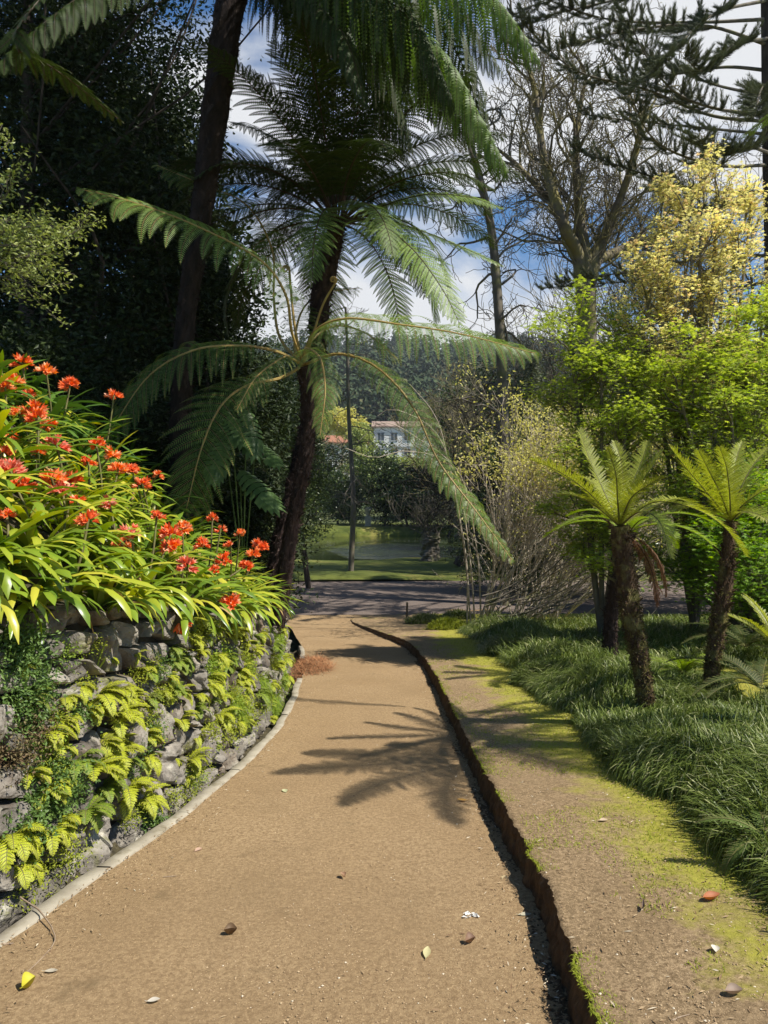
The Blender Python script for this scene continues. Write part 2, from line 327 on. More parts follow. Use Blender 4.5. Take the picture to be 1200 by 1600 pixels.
def bank_z(X, Y):
    d = np.maximum(X - xR(Y), 0)
    st = np.interp(Y, [-2, 13, 16.5, 18.9, 20.3], [0.15, 0.14, 0.09, 0.03, 0.0])
    up = np.interp(Y, [-2, 12, 18, 20.3], [1, 1, 0.3, 0.0])
    return zp(Y) + st + up * (0.06 * np.minimum(d, 1.2) + 0.10 * np.clip(d - 1.2, 0, 3) + 0.02 * fbm(X * 1.3, Y * 1.3, 3))
def slope_z(X, Y):
    d = np.maximum((xW(Y) - 0.2) - X, 0)
    k = np.interp(Y, [-2, 12, 20, 24], [1, 1, 0.5, 0.0])
    return wt(Y) - 0.05 + k * (0.98 * np.minimum(d, 2.0) + 0.12 * np.clip(d - 2.0, 0, 6)) + 0.06 * fbm(X, Y, 9)
def gz(X, Y):
    if Y < 20.3 and X > xR(Y): return float(bank_z(X, Y))
    if Y < 24 and X < xW(Y) - 0.15: return float(slope_z(X, Y))
    return float(zp(Y))

def grid(mb, Pg, m=0):
    a, b, _ = Pg.shape; i = np.arange(a * b).reshape(a, b)
    q = np.stack([i[:-1, :-1], i[:-1, 1:], i[1:, 1:], i[1:, :-1]], -1).reshape(-1, 4)
    mb.add(Pg, q, m=m)

# terrain sheet to the horizon
xs = np.concatenate([-np.geomspace(700, 12, 34), np.linspace(-11, 11, 24), np.geomspace(12, 700, 34)])
ys = np.concatenate([[-60, -20, -4], np.linspace(0, 30, 31), np.geomspace(31, 900, 70)])
X, Y = np.meshgrid(xs, ys)
Z = zp(Y) - 0.16 + np.where(Y > 90, fbm(X / 60, Y / 60, 2) * np.clip((Y - 90) / 60, 0, 1) * 14, 0)
Z -= np.where((Y > 38) & (Y < 68), 0.5, 0)
Z -= np.where(Y < 24, 0.1, 0)
mb = MB(); grid(mb, np.stack([X, Y, Z], -1)); tag(mb.build('ground', M['terrain'], smooth=True), kind='structure')

# path
ys = np.linspace(-2, 21.5, 160); u = np.linspace(0, 1, 26)
Y = ys[:, None] + 0 * u; xl = xL(ys)[:, None]; xr = np.interp(ys, RY + [20.6, 21.5], RX + [2.5, 4.0])[:, None] + 0.04
X = xl + (xr - xl) * u
Z = zp(Y) + 0.006 * fbm(X * 2, Y * 2, 5) * 2 + 0.018 * (u - 0.5) ** 2
mb = MB(); grid(mb, np.stack([X, Y, Z], -1)); tag(mb.build('path', M['dirt'], smooth=True), kind='structure')

# gutter
ys = np.linspace(-2, 14, 120); u = np.array([0, 0.35, 0.7, 1.0])
Y = ys[:, None] + 0 * u; X = (xL(ys) - 0.09)[:, None] - 0.2 * (u)[None]
Z = zp(Y) - np.array([0.10, 0.15, 0.13, 0.06])[None]
mb = MB(); grid(mb, np.stack([X, Y, Z], -1)); tag(mb.build('gutter', M['litter'], smooth=True), kind='structure')

# kerb: concrete ribbon in a few lengths
mb = MB(); ys = np.linspace(-2, 13.3, 220)
wob = 0.008 * fbm(ys * 3, ys * 0, 3)
kj = [-2.0]
while kj[-1] < 13.3: kj.append(kj[-1] + R.uniform(0.75, 1.1))
for a, b in zip(kj[:-1], kj[1:]):
    if a < 11.35 and b > 10.6: continue
    yy = np.linspace(a + 0.004, b - 0.006, 22)
    x0 = xL(yy) + 0.012 * fbm(yy * 2.2, yy * 0, 3); z0 = zp(yy) + 0.014 + 0.008 * fbm(yy * 4, yy * 0, 8)
    w = 0.078 + 0.014 * fbm(yy * 5, yy * 0, 12)
    sec = np.stack([np.stack([x0 + 0.012, yy, z0 - 0.12], -1), np.stack([x0 + 0.006, yy, z0 - 0.008], -1), np.stack([x0 - 0.006, yy, z0], -1),
                    np.stack([x0 - w + 0.008, yy, z0 + 0.002], -1), np.stack([x0 - w, yy, z0 - 0.01], -1), np.stack([x0 - w - 0.01, yy, z0 - 0.2], -1)], 1)
    sec[:, :, 2] += R.uniform(-.004, .004); sec[:, :, 0] += R.uniform(-.005, .005); grid(mb, sec)
tag(mb.build('kerb', M['concrete'], smooth=True), kind='structure')

# right bank with its cut earth step
ys = np.concatenate([np.linspace(-2, 6, 700), np.linspace(6.02, 12, 240), np.linspace(12.05, 20.3, 160)])
jag = 0.016 * fbm(ys * 2.6, ys * 0, 4, 2) + 0.020 * fbm(ys * 16, ys * 0, 4, 4) ; ed = xR(ys) + 0.035 + jag
prof_u = np.concatenate([np.linspace(0, 1, 30) ** 1.5 * 1.6, np.linspace(1.75, 14, 24)])
Xb = ed[:, None] + 0.02 + prof_u[None]; Yb = ys[:, None] + 0 * Xb
Zb = bank_z(Xb, Yb) + 0.008 * fbm(Xb * 9, Yb * 9, 6)
Zb[:, 0] -= 0.008
mb = MB(); grid(mb, np.stack([Xb, Yb, Zb], -1)); tag(mb.build('bank', M['bank'], smooth=True), kind='structure')
mb = MB(); top = Zb[:, 0]; bot = zp(ys) - 0.06; rows = []
for k, f in enumerate(np.linspace(0, 1, 8)):
    xx = ed + 0.02 - f * 0.045 + (0.026 * fbm(ys * 22, ys * 0 + k * 1.3, 14, 4) if 0 < k < 7 else 0)
    rows.append(np.stack([xx, ys, top + (bot - top) * f + (0.002 if k == 0 else 0)], -1))
grid(mb, np.stack(rows, 1)[:, ::-1]); tag(mb.build('bank_step', M['riser'], smooth=False), kind='structure')

# left slope above the wall
ys = np.linspace(-2, 24, 110); u = np.concatenate([np.linspace(0, 3, 24), np.linspace(3.4, 16, 22)])
Xs = (xW(ys) - 0.15)[:, None] - u[None]; Ys = ys[:, None] + 0 * Xs
mb = MB(); grid(mb, np.stack([Xs, Ys, slope_z(Xs, Ys)], -1)[:, ::-1]); tag(mb.build('slope', M['litter'], smooth=True), kind='structure')

# cross road, lawn, pond
def sheet(name, m, y0, y1, x0, x1, zf, nx=60, ny=24, edge=None):
    xx = np.linspace(x0, x1, nx); v = np.linspace(0, 1, ny)
    lo = y0(xx) if callable(y0) else np.full(nx, y0); hi = y1(xx) if callable(y1) else np.full(nx, y1)
    Yg = lo[None] + (hi - lo)[None] * v[:, None]; Xg = xx[None] + 0 * Yg
    mb = MB(); grid(mb, np.stack([Xg, Yg, zf(Xg, Yg)], -1)); return tag(mb.build(name, m, smooth=True), kind='structure')
sheet('road', M['road'], 20.0, lambda x: 28.2 + 0.25 * np.sin(x * 0.3), -30, 40, lambda X, Y: zp(Y) + 0.002 + 0.004 + 0.01 * fbm(X, Y, 2))
shore = lambda x: 38.6 + 0.9 * np.sin(x * 0.35 + 1) + 0.5 * np.sin(x * 0.9) + np.clip(x - 4, 0, 9) ** 1.4 * 0.5
sheet('lawn', M['lawn'], lambda x: 28.1 + 0.25 * np.sin(x * 0.3), shore, -30, 40,
      lambda X, Y: zp(Y) + 0.10 + 0.10 * np.sin(X * .4 + Y * .3) - 0.32 * np.clip((Y - shore(X) + 1.6) / 1.6, 0, 1) ** 2 - 0.1 * np.clip(28.6 - Y, 0, 0.5) / 0.5 + 0.05 * fbm(X, Y, 4), ny=60, nx=160)
farshore = lambda x: 59.0 + 1.2 * np.sin(x * 0.3) - np.clip(x - 6, 0, 10) * 0.8
sheet('far_lawn', M['lawn'], farshore, 69, -60, 60,
      lambda X, Y: zp(Y) + 0.15 + 0.5 * np.clip((Y - farshore(X)) / 1.4, 0, 1) - 0.4 * (Y - farshore(X) < 0.2) + 0.05 * fbm(X, Y, 4), ny=40, nx=140)
m, t, o = mat('pond_water')
p = N(t, 'ShaderNodeBsdfPrincipled'); p.inputs['Base Color'].default_value = (0.018, 0.026, 0.008, 1); p.inputs['Roughness'].default_value = 0.04
p.inputs['IOR'].default_value = 1.33; p.inputs['Specular IOR Level'].default_value = 0.8
n1 = noise(t, 2.2, 6, 0.7, sc=(0.7, 1.0, 1))
cw_ = N(t, 'ShaderNodeTexCoord'); mp_ = N(t, 'ShaderNodeMapping'); mp_.inputs['Location'].default_value = (-0.25, -5.6, 0); mp_.inputs['Scale'].default_value = (0.17, 0.125, 0)   # wind-ruffled patch by the near shore
gr_ = N(t, 'ShaderNodeTexGradient', gradient_type='SPHERICAL'); t.links.new(cw_.outputs['Object'], mp_.inputs[0]); t.links.new(mp_.outputs[0], gr_.inputs[0])
am_ = N(t, 'ShaderNodeMath', operation='MULTIPLY_ADD'); am_.inputs[1].default_value = 0.5; t.links.new(noise(t, 0.5, 4, 0.6), am_.inputs[0]); t.links.new(gr_.outputs['Fac'], am_.inputs[2])
msk = ramp(t, am_.outputs[0], 0.36, 0.55, (0.01,) * 3, (0.25,) * 3)
mm_ = N(t, 'ShaderNodeMath', operation='MULTIPLY'); t.links.new(n1, mm_.inputs[0]); t.links.new(msk, mm_.inputs[1])
t.links.new(bump(t, mm_.outputs[0], 1.0, 0.55), p.inputs['Normal']); t.links.new(p.outputs[0], o.inputs[0])
M['water'] = m
def waves(X, Y):
    m_ = np.clip(1.25 - np.hypot((X - 1.2) / 5.5, (Y - 44.5) / 6.5) + 0.9 * fbm(X * .35, Y * .35, 31, 3), 0, 1) ** 1.5
    return X * 0 - 1.99 + (0.002 + 0.055 * m_) * fbm(X * 2.2, Y * 3.2, 33, 3) * np.clip((Y - 37.5), 0, 1)
sheet('pond', M['water'], 36.5, 64, -14, 18, waves, nx=520, ny=560)

# ------------------------------------------------------------------ ferns
def frond_mesh(mb, ctrl, Wd, npin=26, npu=18, t0=0.18, pdroop=0.35, up=None, rr=0.009, m_leaf=0, m_rach=1, beta=(12, 50), pw=0.55, jitter=0.06, lean=0.0, prof=(0.35, 0.65), roll=0.0, fill=0.62):
    c = spline(ctrl, 40); L_ = np.sum(np.linalg.norm(np.diff(c, axis=0), axis=1))
    tt = np.linspace(0, 1, 40)
    tubes(mb, c, rr * (1 - 0.85 * tt) + 0.001, 5, m=m_rach)
    ti = np.linspace(t0, 0.995, npin); s = (ti - t0) / (1 - t0)
    p = np.stack([np.interp(ti, tt, c[:, k]) for k in range(3)], -1)
    g = np.gradient(c, axis=0); T = nrm(np.stack([np.interp(ti, tt, g[:, k]) for k in range(3)], -1))
    U = np.array([0, 0, 1.0]) if up is None else np.asarray(up, float)
    Sd = np.cross(T, U)
    bad = np.linalg.norm(Sd, axis=1) < 0.25
    if bad.any():
        dirh = c[-1] - c[0]; dirh[2] = 0; dirh = nrm(dirh + 1e-6)
        Sd[bad] = np.cross(dirh, [0, 0, 1.0])
    Sd = nrm(Sd); Nn = nrm(np.cross(Sd, T))
    if roll:
        cr, sr = math.cos(roll), math.sin(roll); Sd, Nn = Sd * cr + Nn * sr, Nn * cr - Sd * sr
    pr = (s + 0.04) ** prof[0] * (1.02 - s) ** prof[1]; pr /= pr.max()
    sp = L_ * (1 - t0) / npin
    out = []
    for sg in (-1, 1):
        ln = Wd * pr * (1 + rng.normal(0, jitter, npin)); b = np.radians(beta[0] + (beta[1] - beta[0]) * s + rng.normal(0, 3, npin))
        D = nrm(Sd * sg * np.cos(b)[:, None] + T * np.sin(b)[:, None] + Nn * (0.10 + lean))
        D = nrm(D + rng.normal(0, 0.04, D.shape))
        v = np.linspace(0.04, 1, npu)
        dr = pdroop * (1 + rng.normal(0, 0.15, npin))
        a1 = np.clip(dr, 0, 3)[:, None]
        # droop: blend from D toward -z with arc-length kept
        w = np.clip(a1 * v[None], 0, 0.97)
        steps = nrm(D[:, None] * (1 - w)[..., None] + np.array([0, 0, -1.0]) * w[..., None])
        q = p[:, None] + np.cumsum(steps, 1) * (ln / npu)[:, None, None]
        q = np.concatenate([p[:, None], q], 1)[:, :-1]
        E = T[:, None] - steps * np.sum(T[:, None] * steps, -1, keepdims=True); E = nrm(E)
        h = (sp * fill * 1.15) * np.minimum(1, pr * 2.2)[:, None] * (1 - v[None] ** 1.6) ** 0.75 + 0.002
        wid = (ln / npu)[:, None] * pw * 2 + 0 * h
        for s2 in (-1, 1):
            e = E * s2 + steps * 0.35; e = nrm(e)
            dn = np.array([0, 0, -0.12])
            A = q; Bm = q + e * (h * 0.4)[..., None] + steps * (wid / 2)[..., None]
            Cc = q + (e + dn) * h[..., None]; Dm = q + e * (h * 0.35)[..., None] - steps * (wid / 2)[..., None]
            vv = np.stack([A, Bm, Cc, Dm], 2).reshape(-1, 4, 3); out.append(vv)
        # pinna midrib
        n_ = np.cross(steps, E); r0 = 0.0016
        rb = np.stack([q - E * r0, q + E * r0], 2)
        a_, b_, _, _ = rb.shape; idx = np.arange(a_ * b_ * 2).reshape(a_, b_, 2)
        mb.add(rb + n_[:, :, None] * 0.0008, np.stack([idx[:, :-1, 0], idx[:, :-1, 1], idx[:, 1:, 1], idx[:, 1:, 0]], -1).reshape(-1, 4), m=m_rach)
    vv = np.concatenate(out); mb.add(vv, np.arange(len(vv) * 4).reshape(-1, 4), m=m_leaf)

def arch(c0, az, e0, Ln, D, n=9, curl=0.0, power=1.0):
    """frond axis: starts at elevation e0 (deg) and bends down by D degrees"""
    pts = [np.array(c0, float)]; st = Ln / (n - 1)
    for k in range(n - 1):
        u = (k + 0.5) / (n - 1); e = math.radians(e0 - D * u ** power); a = az + curl * u
        pts.append(pts[-1] + st * np.array([math.cos(e) * math.cos(a), math.cos(e) * math.sin(a), math.sin(e)]))
    return np.array(pts)

def trunk_mesh(mb, ctrl, r, sides=18, n=70, rough=0.12, s=1, m=0, fib=0, flen=0.05, stubs=0, slen=0.12):
    c = spline(ctrl, n); tt = np.linspace(0, 1, n)
    rd = np.interp(tt, np.linspace(0, 1, len(r)), r)
    Pt = c[None]; T = nrm(np.gradient(c, axis=0)); Uu = nrm(np.cross(T, [1.0, 0.13, 0])); Vv = np.cross(T, Uu)
    a = np.arange(sides) / sides * TAU
    hgt = np.cumsum(np.r_[0, np.linalg.norm(np.diff(c, axis=0), axis=1)])
    mod = 1 + rough * 2.4 * fbm(np.cos(a)[None] * 2 + hgt[:, None] * 2.2 + 7 * s, np.sin(a)[None] * 2 + hgt[:, None] * 5.5, s, 3)
    ring = c[:, None] + (Uu[:, None] * np.cos(a)[None, :, None] + Vv[:, None] * np.sin(a)[None, :, None]) * (rd[:, None] * mod)[..., None]
    i = np.arange(n * sides).reshape(n, sides)
    mb.add(ring, np.stack([i[:-1], np.roll(i[:-1], -1, 1), np.roll(i[1:], -1, 1), i[1:]], -1).reshape(-1, 4), m=m)
    if fib:
        k = rng.integers(0, n, fib); j = rng.integers(0, sides, fib); b = ring[k, j]; out = nrm(b - c[k])
        d = nrm(out * 0.7 + T[k] * rng.uniform(-0.9, 0.5, (fib, 1)) + rdir(fib) * 0.4)
        kites(mb, b - out * 0.01, d, rdir(fib), rng.uniform(0.4, 1.2, fib) * flen, 0.012, m=m)
    if stubs:
        k = rng.integers(int(n * 0.35), n, stubs); az = rng.uniform(0, TAU, stubs)
        out = Uu[k] * np.cos(az)[:, None] + Vv[k] * np.sin(az)[:, None]
        b = c[k] + out * (rd[k] * 0.8)[:, None]; d1 = nrm(out * 0.55 + T[k]); ln = rng.uniform(0.5, 1.2, stubs) * slen
        PT = np.stack([b, b + d1 * ln[:, None] * 0.5, b + nrm(d1 + out * 0.3) * ln[:, None]], 1)
        tubes(mb, PT, np.tile([0.014, 0.011, 0.006], (stubs, 1)), 5, m=m)
    return c

def pxs(lst): return np.array([P(*a) for a in lst])

# --- tall tree fern with its crown above the picture
g0 = P(283, 850, 8.5); g0[2] = gz(g0[0], 8.5) - 0.05
t = thing('tree_fern', 'tall dark tree fern leaning through the top edge, fronds drooping over the path', 'tree fern', g0)
mb = MB(); trunk_mesh(mb, [g0, P(285, 560, 8.5), P(312, 350, 8.5), P(338, 160, 8.4), P(362, 0, 8.3), P(392, -130, 8.2)], [0.15, 0.125, 0.115, 0.14, 0.165, 0.175], s=3, fib=2600, flen=0.06, stubs=40, slen=0.1)
mb.build('trunk', M['tall_trunk_shaded'], t)
cB = P(395, -135, 6.2)
specB = [  # end points of fronds in photo space
    ([(395, -135, 6.2), (470, -60, 6.0), (570, 10, 5.8), (690, 90, 5.7), (790, 260, 5.6)], 0.85),
    ([(395, -135, 6.2), (450, -40, 6.3), (520, 40, 6.4), (590, 110, 6.5), (640, 230, 6.6)], 0.8),
    ([(395, -135, 6.2), (480, -70, 6.5), (600, -20, 6.9), (700, 60, 7.2), (760, 200, 7.4)], 0.85),
    ([(395, -135, 6.2), (500, -110, 5.7), (640, -70, 5.3), (760, -10, 5.1), (840, 90, 5.0)], 0.75),
    ([(395, -135, 6.2), (440, -60, 5.9), (490, 0, 5.7), (540, 60, 5.5), (570, 160, 5.4)], 0.55),
    ([(395, -135, 6.2), (500, -60, 7.2), (600, 20, 8.0), (660, 90, 8.5), (700, 210, 8.8)], 0.85),
    ([(395, -135, 6.2), (440, -30, 7.2), (480, 50, 8.0), (500, 120, 8.6), (500, 210, 9.0)], 0.7),
    ([(395, -135, 6.2), (470, -90, 5.8), (560, -30, 5.6), (650, 40, 5.5), (705, 150, 5.4)], 0.9),
    ([(395, -135, 6.2), (450, -80, 6.8), (540, 0, 7.4), (600, 60, 7.8), (640, 170, 8.0)], 0.95),
    ([(395, -135, 6.2), (480, -60, 6.6), (590, 30, 6.8), (680, 90, 6.9), (740, 210, 7.0)], 0.9),
    ([(395, -135, 6.2), (470, -120, 7.4), (600, -80, 8.4), (700, 0, 9), (780, 110, 9.2)], 0.95),
    ([(395, -135, 6.2), (430, -90, 6.6), (480, -20, 7.0), (530, 30, 7.2), (560, 120, 7.3)], 0.85),
    ([(395, -135, 6.2), (330, -100, 5.4), (220, -60, 4.7), (90, 20, 4.2), (-20, 120, 4.0)], 0.45),
    ([(395, -135, 6.2), (300, -60, 5.6), (200, -20, 5.2), (60, 40, 5.0), (170, 190, 4.9)], 0.0),
    ([(395, -135, 6.2), (340, -140, 7.2), (250, -60, 8.2), (160, 40, 9.0), (80, 160, 9.5)], 0.6),
]
for ct, w in specB:
    if w <= 0: continue
    mb = MB(); frond_mesh(mb, pxs([(a, b_, c_ * 1.27) for a, b_, c_ in ct]), w * 1.22, npin=40, npu=26, t0=0.10, pdroop=1.5, rr=0.018, beta=(5, 35), pw=0.55, fill=0.75)
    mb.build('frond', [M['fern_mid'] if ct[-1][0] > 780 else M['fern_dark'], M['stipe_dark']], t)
# single frond sweeping in at the upper left
mb = MB(); frond_mesh(mb, pxs([(395, -135, 6.2), (260, -60, 4.9), (120, -40, 4.0), (20, 60, 3.7), (90, 110, 3.9), (190, 190, 4.2)]), 0.22, npin=40, npu=22, t0=0.55, pdroop=0.5, rr=0.014)
mb.build('frond', [M['fern_dark'], M['stipe_dark']], t)

# --- centre tree fern
b0 = P(425, 950, 9.6)
t = thing('tree_fern', 'leaning tree fern beside the end of the stone wall, wide feathery crown against the sky', 'tree fern', b0)
mb = MB(); trunk_mesh(mb, [P(418, 985, 9.6), P(440, 860, 9.6), P(470, 720, 9.6), P(492, 600, 9.6), P(500, 480, 9.6), P(522, 370, 9.6), P(528, 345, 9.6)], [0.20, 0.18, 0.145, 0.115, 0.10, 0.115, 0.15, 0.10], s=5, rough=0.16, fib=3800, flen=0.07, stubs=30)
mb.build('trunk', M['fern_trunk'], t, smooth=False)
cA = P(526, 348, 9.6)
k = 0
for ring_, (n_, e0, D, Ln) in enumerate([(9, 80, 62, 2.4), (12, 63, 78, 2.7), (11, 40, 88, 2.5), (9, 10, 100, 2.2)]):
    for i in range(n_):
        az = (i + 0.5 * (ring_ % 2)) / n_ * TAU + R.uniform(-0.18, 0.18)
        ct = arch(cA + np.array([math.cos(az), math.sin(az), 0]) * 0.07, az, e0 + R.uniform(-7, 7), Ln * R.uniform(0.88, 1.12), D * R.uniform(0.85, 1.1), curl=R.uniform(-.25, .25))
        mb = MB(); frond_mesh(mb, ct, R.uniform(0.42, 0.55), npin=27, npu=18, t0=0.17, pdroop=R.uniform(0.25, 0.6), rr=0.014)
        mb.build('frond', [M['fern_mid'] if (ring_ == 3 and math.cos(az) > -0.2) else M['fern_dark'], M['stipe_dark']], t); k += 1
for ct, w in (([(526, 348, 9.6), (580, 345, 9.0), (640, 385, 8.5), (690, 450, 8.2), (718, 505, 8.1)], 0.5),
              ([(526, 348, 9.6), (590, 325, 9.4), (660, 305, 9.2), (730, 308, 9.1), (785, 325, 9.0)], 0.33),
              ([(526, 348, 9.6), (600, 345, 10.2), (670, 365, 10.6), (730, 390, 10.9), (785, 415, 11.0)], 0.33)):
    mb = MB(); frond_mesh(mb, pxs(ct), w, npin=32, npu=17, t0=0.15, pdroop=0.5, rr=0.014, up=(0, -0.6, 0.8))
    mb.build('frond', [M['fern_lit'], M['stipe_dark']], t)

# --- smaller sunlit tree fern in front of it
b1 = P(432, 960, 9.1)
t = thing('tree_fern', 'smaller sunlit tree fern with golden stalks and long light green fronds arching both ways', 'tree fern', b1)
mb = MB(); trunk_mesh(mb, [P(432, 975, 9.1), P(455, 830, 9.0), P(480, 700, 8.9), P(480, 620, 8.8), P(474, 572, 8.7)], [0.11, 0.10, 0.085, 0.09, 0.08], s=8, fib=1500, flen=0.06, stubs=24)
mb.build('trunk', M['fern_trunk'], t)
c0 = (474, 570, 8.7)
specC = [
    ([c0, (456, 520, 8.4), (446, 460, 8.2), (405, 405, 8.0), (300, 350, 7.7), (205, 315, 7.5), (128, 296, 7.4)], 0.58, 0.95, 0.26, 'fern_lit', 17),
    ([c0, (438, 530, 8.9), (428, 470, 9.0), (425, 390, 9.1), (385, 320, 9.2), (320, 290, 9.4), (245, 258, 9.6)], 0.38, 0.8, 0.36, 'fern_mid', 24),
    ([c0, (430, 548, 8.5), (370, 540, 8.3), (300, 548, 8.1), (230, 590, 8.0), (165, 685, 7.9)], 0.55, 0.85, 0.25, 'fern_mid', 22),
    ([c0, (440, 590, 8.4), (385, 603, 8.2), (345, 635, 8.0), (315, 700, 7.8), (290, 800, 7.7)], 0.62, 0.5, 0.26, 'fern_mid', 17),
    ([c0, (490, 520, 8.4), (540, 498, 8.1), (630, 508, 7.8), (720, 522, 7.6), (835, 552, 7.4)], 0.62, 0.8, 0.16, 'fern_lit', 27),
    ([c0, (530, 553, 8.3), (590, 575, 8.0), (645, 635, 7.8), (685, 720, 7.7), (745, 800, 7.6), (800, 875, 7.5)], 0.34, 0.95, 0.24, 'fern_lit', 28),
    ([c0, (478, 545, 8.2), (500, 560, 7.8), (508, 610, 7.6), (500, 680, 7.5)], 0.30, 0.9, 0.15, 'fern_lit', 26),
    ([c0, (480, 540, 8.9), (520, 510, 9.2), (570, 520, 9.6), (620, 560, 9.9)], 0.40, 0.7, 0.2, 'fern_mid', 19),
    ([c0, (460, 545, 8.9), (470, 490, 9.4), (500, 460, 9.9), (560, 450, 10.4)], 0.35, 0.6, 0.3, 'fern_mid', 19),
    ([c0, (455, 560, 8.2), (440, 560, 7.7), (400, 590, 7.4), (370, 640, 7.2)], 0.24, 0.8, 0.3, 'fern_mid', 24),
]
for ct, w, pd, t0_, mm, npn in specC:
    mb = MB(); frond_mesh(mb, pxs(ct), w, npin=npn, npu=26, t0=t0_, pdroop=pd, rr=0.020, beta=(8, 45), pw=0.33, fill=0.60, prof=(0.3, 0.55), up=(0, -0.65, 0.76), jitter=0.12)
    mb.build('frond', [M[mm], M['stipe_gold']], t)
def crozier(ctrl, rr, par, curl_r=0.05):
    c = spline(ctrl, 24); d = nrm(c[-1] - c[-2]); sp_ = []
    up_ = np.array([0.9, 0, 0.2]) if ctrl[-1][0] > 0 else np.array([-0.9, 0, -0.2]); n_ = nrm(np.cross(np.cross(d, up_), d)); cen = c[-1] + n_ * curl_r
    for k in range(1, 40):
        a = k / 39 * 3.2 * math.pi; r_ = curl_r * (1 - k / 46); sp_.append(cen - n_ * r_ * math.cos(a) + d * r_ * math.sin(a))
    c = np.vstack([c, sp_]); mb = MB(); tubes(mb, c, np.linspace(rr, rr * 0.45, len(c)), 7); mb.build('young_frond', M['stipe_gold'], par, smooth=True)
crozier(pxs([c0, (490, 520, 8.6), (505, 475, 8.5), (525, 440, 8.4)]), 0.016, t, 0.04)
crozier(pxs([c0, (462, 520, 8.6), (455, 460, 8.6), (452, 420, 8.6)]), 0.018, t, 0.045)

# --- two short tree ferns in the grass bed, and a third behind
def short_fern(base_px, tr_px, rad, spec, label, mats, w0, ngen=0, gen=(), skirt=0, moss=True):
    f = 0.87 if moss else 1.0; sc_ = lambda a: (a[0], a[1], a[2] * f); base_px = sc_(base_px); tr_px = [sc_(a) for a in tr_px]; spec = [([sc_(a) for a in ct], w * f) for ct, w in spec]
    b = P(*base_px); b[2] = min(b[2], gz(b[0], b[1])) - 0.03
    t = thing('short_tree_fern', label, 'tree fern', b)
    mb = MB(); cc = trunk_mesh(mb, [b] + [P(*a) for a in tr_px], [q * 0.84 * (0.82 if moss else 0.9) for q in rad], s=int(b[1] * 10), rough=0.14, fib=1600, flen=0.05, stubs=26, slen=0.11)
    mb.build('trunk', M['moss_trunk'] if moss else M['fern_trunk'], t)
    if moss:                                        # moss and tiny epiphytes on the lower trunk
        mb = MB(); n = 4200; kk = (rng.random(n) ** 1.6 * 45).astype(int); out = rdir(n); out[:, 2] *= 0.2; out = nrm(out)
        rad_i = np.interp(kk / 70, np.linspace(0, 1, len(rad)), rad) * 0.69
        b_ = cc[kk] + out * (rad_i * rng.uniform(0.9, 1.15, n))[:, None]
        kites(mb, b_, nrm(out + rdir(n) * 0.7), rdir(n), rng.uniform(0.008, 0.022, n), 0.007); mb.build('moss', M['trunk_moss'], t)
    cr = P(*tr_px[-1])
    for ct, w in spec:
        mb = MB(); frond_mesh(mb, pxs([tr_px[-1]] + ct), w, npin=44, npu=11, t0=0.06, pdroop=0.18, rr=0.008, beta=(15, 50), pw=0.5, lean=0.22, prof=(0.45, 0.5), fill=0.46, jitter=0.16, roll=R.uniform(-.28, .28))
        mb.build('frond', [mats, M['stipe_green']], t)
    for i in range(ngen):
        az = i / ngen * TAU + R.uniform(-.2, .2); e0, D, Ln = gen
        ct = arch(cr, az, e0 + R.uniform(-12, 12), Ln * R.uniform(0.85, 1.1), D * R.uniform(0.7, 1.2), curl=R.uniform(-.2, .2))
        mb = MB(); frond_mesh(mb, ct, w0 * R.uniform(0.85, 1.1), npin=42, npu=11, t0=0.06, pdroop=0.2, rr=0.008, beta=(15, 50), lean=0.2, prof=(0.5, 0.55), fill=0.55)
        mb.build('frond', [mats, M['stipe_green']], t)
    for i in range(skirt):
        az = 0.15 + i * 0.9 + R.uniform(-.2, .2)
        ct = arch(cr - np.array([0, 0, 0.06]), az, 5, 0.85 * R.uniform(0.8, 1.1), 95, power=0.5)
        mb = MB(); frond_mesh(mb, ct, 0.13, npin=30, npu=9, t0=0.15, pdroop=0.9, rr=0.006, jitter=0.3)
        tag(mb.build('dead_frond', [M['dead'], M['stipe_dark']], t), label='withered brown frond hanging under the crown')
    return t
short_fern((1014, 1090, 7.0), [(1000, 1030, 7.0), (985, 960, 7.0), (975, 880, 7.0), (968, 822, 7.0)], [0.09, 0.085, 0.11, 0.115, 0.125, 0.11],
    [([(920, 770, 6.9), (870, 735, 6.8), (828, 718, 6.7)], 0.17), ([(940, 760, 7.2), (920, 715, 7.3), (905, 672, 7.4)], 0.17),
     ([(965, 780, 6.7), (962, 740, 6.5), (950, 700, 6.4)], 0.14), ([(990, 775, 6.9), (1015, 735, 6.8), (1035, 705, 6.8)], 0.17),
     ([(985, 765, 7.3), (1005, 715, 7.5), (1012, 690, 7.6)], 0.16), ([(1020, 785, 6.9), (1080, 793, 6.8), (1130, 822, 6.7), (1165, 868, 6.7)], 0.16),
     ([(1000, 800, 6.6), (1030, 815, 6.3), (1048, 870, 6.2)], 0.16), ([(1010, 795, 7.3), (1060, 780, 7.6), (1100, 800, 7.8)], 0.16),
     ([(930, 790, 6.6), (900, 775, 6.3), (868, 772, 6.1)], 0.15), ([(985, 780, 6.6), (1010, 760, 6.3), (1035, 745, 6.1)], 0.14),
     ([(950, 780, 7.4), (920, 750, 7.8), (890, 745, 8.0)], 0.16), ([(975, 770, 7.5), (970, 720, 8.0), (960, 690, 8.2)], 0.16)],
    'short tree fern with thick mossy trunk and yellow-green shuttlecock crown, left one of the pair', M['fern_yellow'], 0.16, skirt=1)
